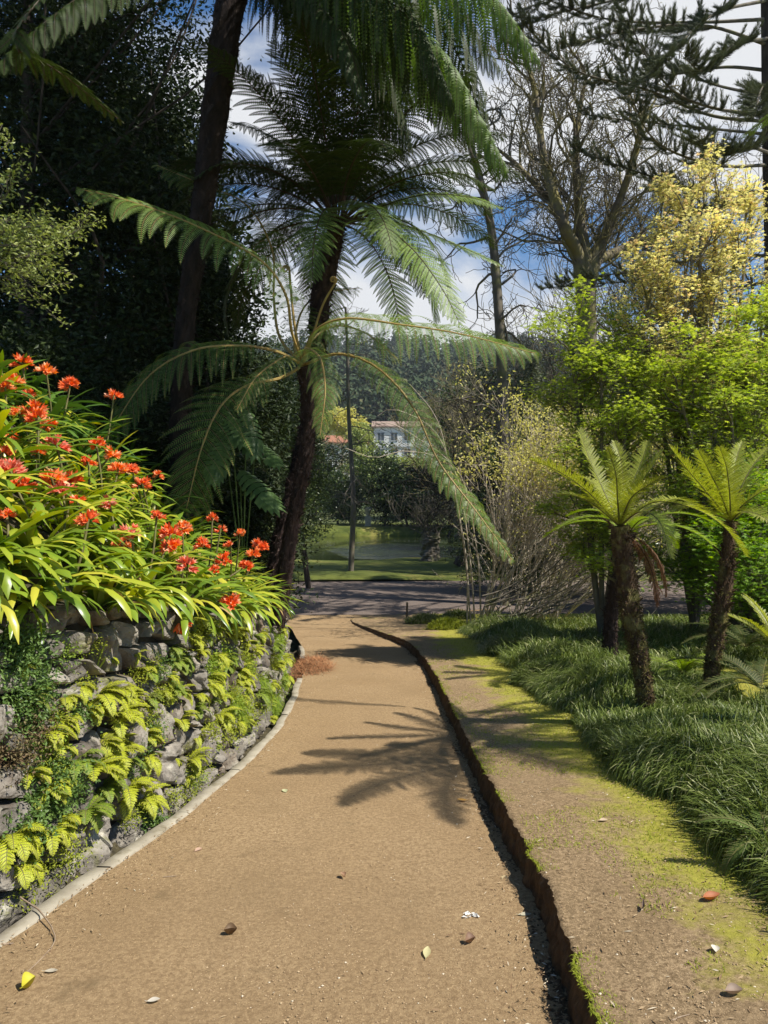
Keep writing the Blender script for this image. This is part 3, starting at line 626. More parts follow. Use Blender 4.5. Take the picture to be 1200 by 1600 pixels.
short_fern((1108, 1085, 7.4), [(1118, 1000, 7.4), (1132, 920, 7.4), (1138, 850, 7.4), (1142, 815, 7.4)], [0.085, 0.085, 0.09, 0.085, 0.07],
    [([(1105, 770, 7.3), (1075, 735, 7.2), (1048, 700, 7.2)], 0.19), ([(1125, 770, 7.1), (1110, 740, 7.0), (1092, 705, 6.9)], 0.16),
     ([(1140, 770, 7.0), (1135, 730, 6.9), (1125, 700, 6.8)], 0.16), ([(1155, 770, 7.4), (1175, 730, 7.5), (1200, 700, 7.6)], 0.18),
     ([(1165, 785, 7.2), (1210, 760, 7.1), (1260, 760, 7.0)], 0.17), ([(1160, 800, 7.1), (1195, 810, 6.8), (1230, 850, 6.7)], 0.16),
     ([(1110, 800, 7.1), (1080, 790, 6.9), (1050, 800, 6.8)], 0.15), ([(1145, 770, 7.8), (1150, 720, 8.2), (1160, 690, 8.5)], 0.16)],
    'slimmer short tree fern with bark-like dark trunk, right one of the pair beside the edge', M['fern_yellow'], 0.16)
short_fern((952, 1015, 8.6), [(955, 960, 8.6), (966, 900, 8.5), (985, 830, 8.5)], [0.12, 0.10, 0.09, 0.085], [],
    'shaded dark fern trunk leaning just behind the thick mossy one', M['wallfern2'], 0.17, ngen=9, gen=(35, 80, 1.1), moss=False, skirt=1)
# a taller tree fern standing right of the frame: only its shade and frond tips reach the path
bs = np.array([4.6, 4.4, gz(4.6, 4.4)])
t = thing('tree_fern', 'tree fern past the right edge whose fronds throw feathery shade across the path', 'tree fern', bs)
mb = MB(); cs = np.array([3.95, 4.5, 4.1]); trunk_mesh(mb, [bs, (4.6, 4.4, 1.2), (4.25, 4.45, 2.9), cs], [0.14, 0.12, 0.1, 0.12], fib=900); mb.build('trunk', M['fern_trunk'], t)
for i in range(11):
    az = i / 11 * TAU + R.uniform(-.15, .15); toward = math.cos(az) < -0.2
    ln_ = (0.95 if math.sin(az) > 0.35 else 1.65); ct = arch(cs, az, R.uniform(30, 55), ln_, 72)
    mb = MB(); frond_mesh(mb, ct, 0.27, npin=24, npu=12, t0=0.15, pdroop=0.4, rr=0.012); mb.build('frond', [M['fern_mid'], M['stipe_dark']], t)

# ------------------------------------------------------------------ retaining wall
def wall_pt(Yv, h, out=0.0):
    """point on the wall face; h is metres above the foot"""
    x = xW(Yv) - 0.16 * h + out
    return np.stack([x + 0 * Yv, Yv - out * 0.1, zp(Yv) - 0.12 + h], -1)
t = thing('stone_wall', 'curved rubble stone retaining wall half covered in ferns along the left of the path', 'stone wall', (xW(5.0), 5.0, zp(5.0)))
mb = MB(); yy = np.linspace(-1.5, WEND, 90); hh = np.linspace(0, 1, 12)
Yg = yy[:, None] + 0 * hh; Hh = (wt(yy) - (zp(yy) - 0.12))[:, None] * hh[None]
grid(mb, wall_pt(Yg, Hh, -0.05)[:, ::-1])
mb.build('earth_core', M['joint'], t)
mb = MB(); n = 0
ncol = 84; cw = (WEND + 1.5) / ncol; nrow = 11
gy = np.arange(ncol + 1)[:, None] * cw - 1.5 + rng.uniform(-0.30, 0.30, (ncol + 1, nrow + 1)) * cw
hv = np.arange(nrow + 1)[None] * 0.148 + rng.uniform(-0.34, 0.34, (ncol + 1, nrow + 1)) * 0.14
hv[:, 0] = 0.0
gy[:, 1::2] += cw * 0.5
i = 0
G = 12; uu = np.linspace(-1, 1, G)
Ug, Vg = np.meshgrid(uu, uu, indexing='ij')
done = set()
for j in range(nrow):
    for i in range(ncol):
        if (i, j) in done: continue
        i2, j2 = i + 1, j + 1
        rr_ = R.random()
        if rr_ < 0.22 and i + 1 < ncol: i2 = i + 2; done.add((i + 1, j))
        elif rr_ < 0.36 and j + 1 < nrow: j2 = j + 2; done.add((i, j + 1))
        A = np.array([[gy[i, j], hv[i, j]], [gy[i2, j], hv[i2, j]], [gy[i2, j2], hv[i2, j2]], [gy[i, j2], hv[i, j2]]])
        cen = A.mean(0)
        if cen[1] > wt(cen[0]) - (zp(cen[0]) - 0.12): continue
        A = cen + (A - cen) * R.uniform(0.93, 1.04)
        # round the corners of the patch
        k = 1 - 0.13 * (Ug ** 2 * Vg ** 2) ; u_ = (Ug * k + 1) / 2; v_ = (Vg * k + 1) / 2
        yv = A[0, 0] * (1 - u_) * (1 - v_) + A[1, 0] * u_ * (1 - v_) + A[2, 0] * u_ * v_ + A[3, 0] * (1 - u_) * v_
        h_ = A[0, 1] * (1 - u_) * (1 - v_) + A[1, 1] * u_ * (1 - v_) + A[2, 1] * u_ * v_ + A[3, 1] * (1 - u_) * v_
        sd = R.random() * 90; edge = (1 - np.abs(Ug) ** 8) * (1 - np.abs(Vg) ** 8)
        facet = R.uniform(-.03, .03) * Ug + R.uniform(-.035, .035) * Vg
        out = -0.09 + (0.12 + R.uniform(-0.02, 0.05) + facet) * edge ** 0.45 + 0.075 * fbm(yv * 11 + sd, h_ * 11, 1, 4) * edge ** 0.3
        yv = yv + 0.02 * vnoise(yv * 14, h_ * 14 + sd); h_ = h_ + 0.02 * vnoise(yv * 14 + 9, h_ * 14 + sd)
        grid(mb, wall_pt(yv, h_, out))
mb.build('stones', M['stone'], t, smooth=False)

# ------------------------------------------------------------------ plants on the wall
def wall_fern(Yc, h, size, nf, label, mm, group='bright ferns rooted in the wall'):
    b = wall_pt(np.array(Yc), np.array(h), 0.02)
    mb = MB()
    for i in range(nf):
        side = R.uniform(-1.25, 1.25)
        az = side                                        # 0 = +X, straight off the wall
        ct = arch(b, az, R.uniform(10, 60), size * R.uniform(0.7, 1.15), R.uniform(70, 130), n=7)
        frond_mesh(mb, ct, size * R.uniform(0.26, 0.36), npin=15, npu=7, t0=0.12, pdroop=0.3, rr=0.0022, beta=(10, 50), pw=0.7, lean=0.1, prof=(0.25, 0.75), fill=0.75)
    o = thing('wall_fern', label, 'fern', b, group)
    mb.build('fronds', [mm, M['stipe_green']], o)
zones = [(2.5, 3.4, 'at the near left end of the wall'), (3.4, 4.4, 'on the nearest bulge of the wall'), (4.4, 5.6, 'on the middle of the wall'),
         (5.6, 7.2, 'where the wall bends away'), (7.2, 9.5, 'on the far stretch of wall above the gutter'), (9.5, 13, 'at the far end of the wall')]
def zone(Yv):
    for a, b, s in zones:
        if Yv < b: return s
    return zones[-1][2]
def hz(h, H):
    f = h / H
    return 'low' if f < 0.33 else ('halfway up' if f < 0.67 else 'high up')
# (photo x, photo y) -> where the line of sight meets the wall
def on_wall(x, y):
    Yv = np.linspace(1.8, 12.5, 600); h = 1.6 - (y - 770) / 1110 * Yv - (zp(Yv) - 0.12)
    xw = xW(Yv) - 0.16 * h; err = (x - 600) / 1110 * Yv - xw
    k = np.argmin(np.abs(err)); return float(Yv[k]), float(max(h[k], 0.05))
seen = set()
wf = [(150, 1085, 0.20, 6), (175, 1120, 0.20, 6), (135, 1110, 0.14, 4), (225, 1090, 0.12, 4), (250, 1060, 0.13, 4), (205, 1025, 0.10, 3), (270, 1085, 0.15, 5), (300, 1110, 0.14, 5), (215, 1150, 0.16, 5),
      (175, 1175, 0.18, 6), (140, 1205, 0.20, 6), (110, 1190, 0.17, 5), (225, 1185, 0.15, 5), (190, 1235, 0.20, 7), (215, 1250, 0.18, 5), (130, 1270, 0.18, 5), (70, 1300, 0.18, 5), (10, 1310, 0.22, 6), (15, 1350, 0.16, 5), (60, 1240, 0.16, 5),
      (320, 1060, 0.16, 5), (340, 1090, 0.15, 5), (300, 1020, 0.15, 5), (345, 1030, 0.17, 5), (370, 1060, 0.18, 5), (385, 1020, 0.20, 6), (400, 990, 0.2, 6), (420, 1010, 0.22, 6), (432, 985, 0.22, 6), (425, 1040, 0.2, 6), (438, 1060, 0.2, 6), (395, 1085, 0.2, 5), (300, 1150, 0.12, 4), (265, 1190, 0.10, 4),
      (255, 1130, 0.12, 4), (325, 1165, 0.10, 4), (360, 1130, 0.14, 4), (440, 1030, 0.22, 6), (415, 1070, 0.18, 5), (280, 1045, 0.12, 4), (330, 985, 0.14, 4), (365, 990, 0.16, 4), (160, 1030, 0.09, 3), (95, 1140, 0.10, 4), (40, 1210, 0.12, 4)]
wf += [(R.uniform(280, 440), R.uniform(960, 1130), R.uniform(0.12, 0.2), 4) for _ in range(26)] + [(R.uniform(60, 280), R.uniform(1010, 1240), R.uniform(0.08, 0.15), 4) for _ in range(16)] + [(R.uniform(20, 300), R.uniform(1000, 1290), R.uniform(0.09, 0.17), 5) for _ in range(22)]
for i, (x, y, sz, nf) in enumerate(wf):
    Yv, h = on_wall(x, y); H = wt(Yv) - zp(Yv) + 0.12
    desc = 'large' if sz > 0.17 else ('small' if sz < 0.13 else 'mid-sized')
    yellower = i % 4 != 3  # every fourth fern takes the greener leaf colour
    wall_fern(Yv, min(h, H - 0.03), sz * 1.1, nf + 2, f"{desc} {'yellow-green' if yellower else 'green'} fern growing {hz(h, H)} {zone(Yv)}", M['wallfern'] if yellower else M['wallfern2'])

def herb(x, y, rx, n, mm, lf, label, daisies=0, name='wall_herb', hang=0.3):
    Yv, h = on_wall(x, y); b = wall_pt(np.array(Yv), np.array(h), 0.02)
    o = thing(name, label, 'plant', b, 'leafy herbs growing from the wall')
    mb = MB(); 
    c = b + np.array([0.05, 0, 0]) + rng.normal(size=(n, 3)) * np.array([0.045, rx * 0.6, rx * 0.55])
    c[:, 0] = np.abs(c[:, 0] - b[0]) + xW(c[:, 1]) - 0.16 * (c[:, 2] - zp(c[:, 1]) + 0.12) + 0.0
    d = nrm(rdir(n) + np.array([0.7, -0.1, 0.35 - hang])); kites(mb, c, d, rdir(n) + np.array([0.4, 0, 1.0]), rng.uniform(0.6, 1.3, n) * lf, lf * 0.42)
    mb.build('leaves', mm, o)
    for k in range(daisies):
        c_ = c[R.randrange(n)] + np.array([0.05, 0, 0.02]); mb = MB(); m_ = 12; a = np.arange(m_) / m_ * TAU
        dd = np.stack([0.15 + 0 * a, np.cos(a), np.sin(a)], -1); kites(mb, np.tile(c_, (m_, 1)), dd, np.tile([1.0, 0, 0], (m_, 1)), 0.011, 0.005)
        mb.build('daisy', M['daisy'], o)
hb_more = [(R.uniform(290, 440), R.uniform(980, 1150)) for _ in range(26)]
hb = [(15, 1010, .17, 1500, 'herb', .03, 2), (30, 1060, .16, 1500, 'herb', .028, 2), (25, 1110, .15, 1100, 'herb', .026, 1), (15, 1170, .14, 900, 'herb_brown', .022, 0), (45, 1130, .10, 500, 'herb_brown', .02, 0),
      (60, 1235, .16, 1300, 'herb', .03, 2), (95, 1225, .10, 600, 'herb', .028, 1), (85, 1330, .14, 700, 'moss_blade', .02, 0), (20, 1290, .12, 700, 'herb', .03, 1), (105, 1110, .08, 380, 'herb', .026, 0),
      (235, 1040, .09, 600, 'herb', .022, 0), (225, 1140, .08, 420, 'herb', .022, 0), (210, 1275, .07, 400, 'herb', .022, 0), (240, 1320, .07, 260, 'herb', .03, 0), (115, 1070, .07, 260, 'moss_blade', .016, 0),
      (135, 1010, .07, 420, 'moss_blade', .014, 0), (300, 1200, .14, 650, 'moss_blade', .018, 0), (340, 1140, .14, 650, 'moss_blade', .02, 0), (285, 1235, .1, 300, 'moss_blade', .018, 0), (380, 1110, .16, 800, 'moss_blade', .024, 0), (20, 1390, .10, 300, 'moss_blade', .02, 0), (425, 1020, .25, 1500, 'wallfern2', .03, 0), (435, 1060, .22, 1300, 'wallfern2', .028, 0)]
hb += [(R.uniform(20, 300), R.uniform(1000, 1330), .07, 260, R.choice(('herb', 'moss_blade', 'moss_blade', 'wallfern2')), .02, 0) for _ in range(20)]
hb += [(x, y, .11, 420, 'moss_blade' if k % 3 else 'wallfern2', .026, 0) for k, (x, y) in enumerate(hb_more) if y < 1180 - (x - 290) * 0.5]
for i, (x, y, rx, n, mm, lf, dz) in enumerate(hb):
    Yv, h = on_wall(x, y); H = wt(Yv) - zp(Yv) + 0.12
    kind_ = {'herb': 'leafy green herb', 'herb_brown': 'browning dry herb', 'moss_blade': 'patch of fine yellow-green moss', 'wallfern2': 'curtain of light green leaves'}[mm]
    extra = ' with small white daisies' if dz else ''
    herb(x, y, rx, n, M[mm], lf, f'{kind_}{extra} {hz(h, H)} {zone(Yv)}', dz, name={'herb': 'wall_herb', 'herb_brown': 'wall_herb', 'moss_blade': 'moss_clump', 'wallfern2': 'leafy_creeper'}[mm])

def blades(mb, base, d0, ln, wd, bend, seg=4, m=0):
    """arching blades: base (N,3) d0 (N,3) ln wd bend (N,)"""
    n = len(base); u = np.linspace(0, 1, seg + 1)
    w = np.clip(bend[:, None] * u[None], 0, 0.98)
    st = nrm(d0[:, None] * (1 - w)[..., None] + np.array([0, 0, -1.0]) * w[..., None])
    q = base[:, None] + np.concatenate([np.zeros((n, 1, 3)), np.cumsum(st[:, :-1], 1)], 1) * (ln / seg)[:, None, None]
    hz_ = nrm(np.cross(d0 + rng.normal(0, 0.15, d0.shape), [0, 0, 1.0]))[:, None]
    ww = wd[:, None] * (1 - u[None] ** 2.2) * 0.5 + 0.0002
    v = np.stack([q - hz_ * ww[..., None], q + hz_ * ww[..., None]], 2)
    idx = np.arange(n * (seg + 1) * 2).reshape(n, seg + 1, 2)
    mb.add(v, np.stack([idx[:, :-1, 0], idx[:, :-1, 1], idx[:, 1:, 1], idx[:, 1:, 0]], -1).reshape(-1, 4), m=m)

def wall_grass(x, y, n, ln, label):
    Yv, h = on_wall(x, y); b = wall_pt(np.array(Yv), np.array(h), 0.02)
    o = thing('grass_tuft', label, 'grass tuft', b, 'grass tufts hanging on the wall'); mb = MB()
    base = b + rng.normal(size=(n, 3)) * np.array([0.01, 0.10, 0.06]); base[:, 0] = xW(base[:, 1]) - 0.16 * (base[:, 2] - zp(base[:, 1]) + 0.12) + 0.02
    d = nrm(np.stack([rng.uniform(0.3, 1, n), rng.normal(0, 0.5, n), rng.uniform(0, 1.2, n)], -1))
    blades(mb, base, d, rng.uniform(0.5, 1.2, n) * ln, np.full(n, 0.005), rng.uniform(0.9, 2, n)); mb.build('blades', M['wallfern2'], o)
wall_grass(400, 1080, 320, 0.28, 'tuft of long pale grass hanging over the stones where the wall bends away')
wall_grass(420, 1105, 300, 0.26, 'fine grass tuft hanging low over the gutter on the far stretch of wall')
wall_grass(365, 1110, 240, 0.22, 'shorter grass tuft on the bend of the wall, left of the long ones')

# ------------------------------------------------------------------ clivia on the slope
def strap(mb, b, az, e0, D, ln, wd, m=0, n=8):
    c = arch(b, az, e0, ln, D, n=n); T = nrm(np.gradient(c, axis=0)); sd = np.array([-math.sin(az), math.cos(az), 0.0])
    tw = R.uniform(-.5, .5)
    u = np.linspace(0, 1, n); w = wd * 0.5 * np.minimum(1, 0.55 + u * 2) * (1 - np.clip((u - 0.72) / 0.28, 0, 1) ** 2.0) ** 0.5 + 0.0008
    nn_ = nrm(np.cross(sd[None], T)); s_ = nrm(sd[None] * np.cos(tw * u)[:, None] + nn_ * np.sin(tw * u)[:, None]); n2 = np.cross(s_, T)
    v = np.stack([c - s_ * w[:, None] + n2 * (w * 0.35)[:, None], c, c + s_ * w[:, None] + n2 * (w * 0.35)[:, None]], 1)
    grid(mb, v, m=m)

def umbel(mb, c, r, nfl, half=False, dirv=None):
    for k in range(nfl):
        z = R.uniform(-0.15, 1); a = R.uniform(0, TAU); q = math.sqrt(max(0, 1 - z * z))
        d = np.array([q * math.cos(a), q * math.sin(a), z]) if dirv is None else nrm(np.array(dirv) + rng.normal(0, 0.35, 3))
        d = nrm(d); r_ = r; r = r * R.uniform(0.75, 1.15); b = c + d * r * 0.42
        U_ = nrm(np.cross(d, [0.3, 0.2, 1.0])); V_ = np.cross(d, U_)
        m_ = 6; aa = np.arange(m_) / m_ * TAU + R.random()
        rad_ = U_[None] * np.cos(aa)[:, None] + V_[None] * np.sin(aa)[:, None]
        p0 = b + rad_ * r * 0.03; mid = b + d * r * 0.42 + rad_ * r * 0.16; tip = b + d * r * R.uniform(0.62, 0.8) + rad_ * r * R.uniform(0.28, 0.42)
        sd = np.cross(d[None], rad_) * r * 0.15
        v = np.stack([p0 - sd * 0.35, p0 + sd * 0.35, mid + sd, tip, mid - sd], 1)
        i_ = np.arange(m_)[:, None] * 5
        mb.add(v, np.concatenate([i_ + np.array([[0, 1, 2, 4]])]), i_ + np.array([[4, 2, 3]])); r = r_

heads = [(35, 563, 6.2), (72, 575, 6.0), (110, 597, 6.3), (178, 614, 7.0), (8, 598, 5.4), (45, 610, 5.6), (55, 637, 5.4), (22, 677, 5.0), (88, 690, 5.2), (5, 700, 4.6), (15, 730, 4.4), (42, 750, 4.4),
         (138, 716, 5.6), (175, 705, 6.0), (205, 728, 6.0), (222, 752, 6.0), (246, 738, 6.2), (138, 806, 4.3), (110, 745, 4.8), (98, 760, 4.6), (205, 828, 4.8), (268, 828, 5.2), (285, 820, 5.4), (332, 805, 6.3), (345, 822, 6.2), (375, 828, 6.4),
         (360, 848, 6.2), (293, 878, 5.3), (396, 862, 6.5), (385, 880, 6.2), (360, 938, 5.6), (80, 742, 4.6), (10, 795, 4.0), (335, 885, 5.8), (22, 590, 5.8), (60, 648, 5.0), (4, 560, 6.0), (170, 780, 5.2), (100, 740, 5.2), (405, 850, 6.9), (30, 640, 5.4), (75, 660, 5.3), (150, 690, 5.8), (60, 700, 4.9), (120, 775, 4.7), (245, 800, 5.2), (190, 845, 4.8), (315, 845, 5.6), (270, 850, 5.2), (185, 730, 5.9), (25, 755, 4.3), (350, 870, 6.0)]
# plants over the slope
plants = []
yv = 2.1
while yv < 9.6:
    d = 0.02
    while d < 2.3:
        Yq = yv + R.uniform(-.12, .12); Xq = xW(Yq) - 0.2 - d + R.uniform(-.07, .07)
        px_ = 600 + 1110 * Xq / Yq
        if -90 < px_ < 440: plants.append((Xq, Yq, d))
        d += 0.24 + d * 0.04
    yv += 0.30 if yv < 5 else 0.36
heads_w = [P(*h) for h in heads]
own = {}
for hi, hw in enumerate(heads_w):
    best = min(range(len(plants)), key=lambda k: (plants[k][0] - hw[0]) ** 2 + (plants[k][1] - hw[1]) ** 2 + 0.3 * (slope_z(plants[k][0], plants[k][1]) + 0.45 - hw[2]) ** 2 + 9 * (len(own.get(k, [])) > 1))
    own.setdefault(best, []).append(hi)
rowname = lambda d: 'on the wall lip' if d < 0.25 else ('just behind the lip' if d < 0.6 else ('midway up' if d < 1.3 else 'atop the slope'))
def czone(Y_): return ('by the left edge' if Y_ < 3.2 else 'above the near ferns' if Y_ < 4.2 else 'above mid wall' if Y_ < 5.4 else 'above the wall bend' if Y_ < 7 else 'by the leaning trunk')
for k, (x, y, d) in enumerate(plants):
    z = float(slope_z(x, y)) - 0.02; b = np.array([x, y, z])
    nh = len(own.get(k, []))
    lab = ('clivia with %s orange flower head%s ' % (['no', 'one', 'two', 'three', 'four', 'five'][min(nh, 5)], '' if nh == 1 else 's') if nh else 'flowerless strap-leaved clivia ') + rowname(d) + ' ' + czone(y)
    o = thing('clivia_plant', lab, 'clivia', b, 'clivias planted on the slope above the wall')
    mb = MB(); nl = R.randint(17, 23) if y < 7 else 14; pl = R.uniform(0, TAU)
    for i in range(nl):
        az = pl + (0 if i % 2 else math.pi) + R.gauss(0, 0.65)
        if d < 0.5 and R.random() < 0.7: az = R.uniform(-1.7, 0.7)       # lean out over the wall
        strap(mb, b + np.array([R.uniform(-.05, .05), R.uniform(-.05, .05), 0]), az, R.uniform(40, 84), R.uniform(60, 150 if d < 0.3 else 125), R.uniform(0.42, 0.64) * (1.15 if d > 0.8 else 1), R.uniform(0.036, 0.055))
    mm = 'clivia_sun' if (d < 0.8 and R.random() < 0.5) else ('clivia' if d < 1.3 or R.random() < 0.4 else 'clivia_shade')
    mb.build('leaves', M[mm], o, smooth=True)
    if R.random() < 0.45:
        dl = MB(); az = R.uniform(-1.6, 1.6); strap(dl, b + np.array([0.03, 0, 0.03]), az, R.uniform(15, 50), R.uniform(70, 130), R.uniform(0.3, 0.5), 0.035)
        tag(dl.build('withered_leaf', M['dead_leaf'], o, smooth=True), label='withered brown strap leaf')
    for hi in own.get(k, []):
        hw = heads_w[hi] + np.array([0, 0, -0.02]); low = heads[hi][1] > 900
        st = MB(); tubes(st, spline([b + [0, 0, 0.02], (b + hw) / 2 + np.array([0.02, 0, 0.04]), hw], 8), np.full(8, 0.008), 6)
        sk = st.build('flower_stalk', M['stipe_green'], o, smooth=True)
        fb = MB(); umbel(fb, hw - np.array([0, 0, 0.02]), R.uniform(0.060, 0.082) * (0.92 + 0.03 * heads[hi][2]) * R.choice((0.75, 1, 1.05)), R.randint(9, 22))
        fb.build('flower_head', M['petal_pink'] if hi in (8, 19, 20, 27, 37, 10) else (M['petal_orange'] if hi % 3 == 1 else M['petal']), o)
# the one hanging flower below the lip
Yv, h = on_wall(258, 965); b = wall_pt(np.array(Yv), np.array(h), 0.12)
o = thing('hanging_flower', 'single orange clivia flower nodding down over the wall top', 'flower', b)
fb = MB(); umbel(fb, b, 0.10, 5, dirv=(0.25, -0.1, -1)); fb.build('petals', M['petal'], o)
st = MB(); tubes(st, spline([b, b + [-.04, 0, 0.08], b + [-.16, 0.02, 0.1]], 6), np.full(6, 0.005), 5); st.build('stalk', M['stipe_green'], o)
# upright strap leaf seedling in the wall
Yv, h = on_wall(140, 1055); b = wall_pt(np.array(Yv), np.array(h), 0.03)
o = thing('clivia_seedling', 'lone upright glossy leaf sprouting from the wall stones', 'seedling', b); mb = MB()
strap(mb, b, 0.4, 84, 22, 0.22, 0.04); strap(mb, b, 0.2, 70, 20, 0.12, 0.03); mb.build('leaves', M['clivia'], o, smooth=True)

# ------------------------------------------------------------------ border grass
def border(n, xa, xb, ya, yb, ln, wd, name, label, m):
    mb = MB()
    y = ya + (yb - ya) * rng.random(n) ** 1.25; f = rng.random(n) ** 1.15; x0 = 1.70 + 0.06 * np.sin(y * 2.1) + 0.05 * np.sin(y * 5)
    x = x0 + (xb - x0 + xa) * f
    mound = 0.18 * np.clip(np.sin(np.clip((x - x0) / 1.2, 0, 1) * math.pi) + 0.25 * fbm(x * 1.6, y * 1.6, 8, 2) * 2, 0, 2)
    z = bank_z(x, y) - 0.01 + mound
    cl = np.stack([fbm(x * 2.2, y * 2.2, 1, 2), fbm(x * 2.2 + 50, y * 2.2, 2, 2)], -1) * 2.6      # combed tufts
    d = np.stack([cl[:, 0] - 0.55 * np.exp(-(x - x0) / 0.25) - 0.12, cl[:, 1] - 0.10, np.full(n, 0.95)], -1) + rng.normal(0, 0.32, (n, 3))
    d[:, 2] = np.abs(d[:, 2]) + 0.15
    ln = ln * (1 - 0.45 * np.exp(-((x - 2.25) / 0.45) ** 2 - ((y - 5.7) / 0.6) ** 2))
    blades(mb, np.stack([x, y, z - 0.10 * np.exp(-((x - 2.25) / 0.45) ** 2 - ((y - 5.7) / 0.6) ** 2)], -1), nrm(d), rng.uniform(0.6, 1.25, n) * ln, rng.uniform(0.7, 1.3, n) * wd, rng.uniform(0.7, 1.7, n), seg=5)
    return tag(mb.build(name, m), label, 'grass', kind='stuff')
border(95000, 0, 3.3, 2.4, 8.5, 0.29, 0.0068, 'border_grass', 'dense mounded dark green ribbon grass edging the bank on the right', M['grass'])
border(52000, 0, 9.0, 8.2, 15.5, 0.32, 0.010, 'border_grass', 'low dark green ribbon grass spreading between the trunks further back', M['grass'])
# mossy little blades on bank
n = 30000; y = 2.0 + 13 * rng.random(n) ** 1.5; x = xR(y) + 0.08 + rng.random(n) * (1.15 + 0 * y)
keep = (fbm(x * 1.8, y * 1.8, 21) * 1.4 + (x - 1.15) * 0.9 + 0.02 * y) > 0.02; x, y = x[keep], y[keep]; n = len(x)
mb = MB(); blades(mb, np.stack([x, y, bank_z(x, y) - 0.002], -1), nrm(rdir(n) * 0.7 + [0, 0, 0.8]), rng.uniform(0.01, 0.03, n), np.full(n, 0.0035), rng.uniform(0.3, 1.2, n), seg=2)
tag(mb.build('moss_grass', M['moss_blade']), 'yellow-green moss and short grass in patches on the earth bank', 'moss', kind='stuff')
# low clumps near the post
for (x, y, Y_, r, lab) in ((668, 966, 17.5, 0.55, 'low dark grassy clump right beside the little wooden post'), (700, 985, 15.8, 0.45, 'pale green mossy clump in front of the bare shrub stems'), (715, 960, 18.5, 0.45, 'low dark clump at the foot of the bare shrub by the road')):
    c = P(x, y, Y_); c[2] = gz(c[0], c[1]); o = thing('ground_clump', lab, 'plant', c)
    n = 2600; a = rng.random(n) * TAU; q = np.sqrt(rng.random(n)) * r; b = np.stack([c[0] + q * np.cos(a), c[1] + q * np.sin(a) * 0.7, c[2] + 0.16 * (1 - (q / r) ** 2)], -1)
    mb = MB(); blades(mb, b, nrm(rdir(n) * 0.8 + [0, 0, 0.8]), rng.uniform(0.08, 0.2, n), np.full(n, 0.011), rng.uniform(0.4, 1.6, n), seg=3)
    mb.build('blades', M['moss_blade'] if 'pale' in lab else M['grass'], o)

# ------------------------------------------------------------------ trees
def skeleton(start, d, ln, r, lv, nchild, ang=(25, 60), lr=(0.45, 0.75), rr=0.55, wob=0.18, up=0.1, seg=8, t0=0.3, seed=1, fl=0.0):
    rg = random.Random(seed); out = [[] for _ in range(lv + 1)]; tips = []
    def rec(s, d, ln, r, l):
        pts = [s]; n = seg if l == 0 else max(4, seg - l); st = ln / n; d = d.copy(); ds = [d]
        for k in range(n):
            d = d + np.array([rg.gauss(0, wob), rg.gauss(0, wob), rg.gauss(0, wob) + up]); d[2] -= fl * l * 0.1
            d = d / math.sqrt(d[0] ** 2 + d[1] ** 2 + d[2] ** 2); pts.append(pts[-1] + d * st); ds.append(d)
        out[l].append((pts, r))
        if l == lv: tips.append((pts[-1], d, pts[len(pts) // 2])); return
        for c in range(nchild[l]):
            f = t0 + (1 - t0) * (c + rg.random()) / nchild[l] if c else 1.0
            k = min(n, max(1, int(f * n))); b = pts[k]; dd = ds[k]
            a = math.radians(rg.uniform(*ang)) * (0.5 if c == 0 else 1); az = rg.uniform(0, TAU)
            u = np.cross(dd, [0.31, 0.9, 0.3]); u /= np.linalg.norm(u); v = np.cross(dd, u)
            nd = dd * math.cos(a) + (u * math.cos(az) + v * math.sin(az)) * math.sin(a)
            rec(b, nd, ln * rg.uniform(*lr) * (1.15 - 0.35 * f), max(r * (1 - 0.45 * f) * rr, 0.002), l + 1)
    d = np.array(d, float); d /= np.linalg.norm(d); rec(np.array(start, float), d, ln, r, 0)
    return out, tips

def wood(mb, out, sides=(10, 7, 5, 4, 3, 3), minr=0.003, m=0, taper=0.55):
    for l, brs in enumerate(out):
        if not brs: continue
        Pt = np.array([b[0] for b in brs]); r = np.array([b[1] for b in brs]); n = Pt.shape[1]
        Rd = np.maximum(r[:, None] * (1 - taper * np.linspace(0, 1, n)[None]), minr); tubes(mb, Pt, Rd, sides[min(l, 5)], m=m)

def cloud(centers, n, sp):
    c = np.asarray(centers); k = rng.integers(0, len(c), n); return c[k] + rng.normal(size=(n, 3)) * np.asarray(sp)

def leaves_at(mb, c, ln, wd, flat=0.5, m=0, hang=0.0):
    n = len(c); d = rdir(n); d[:, 2] = d[:, 2] * 0.6 - hang; nn_ = rdir(n) * (1 - flat) + np.array([0, 0, 1.0]) * flat
    kites(mb, c, d, nn_, rng.uniform(0.7, 1.25, n) * ln, rng.uniform(0.8, 1.15, n) * wd, m=m)

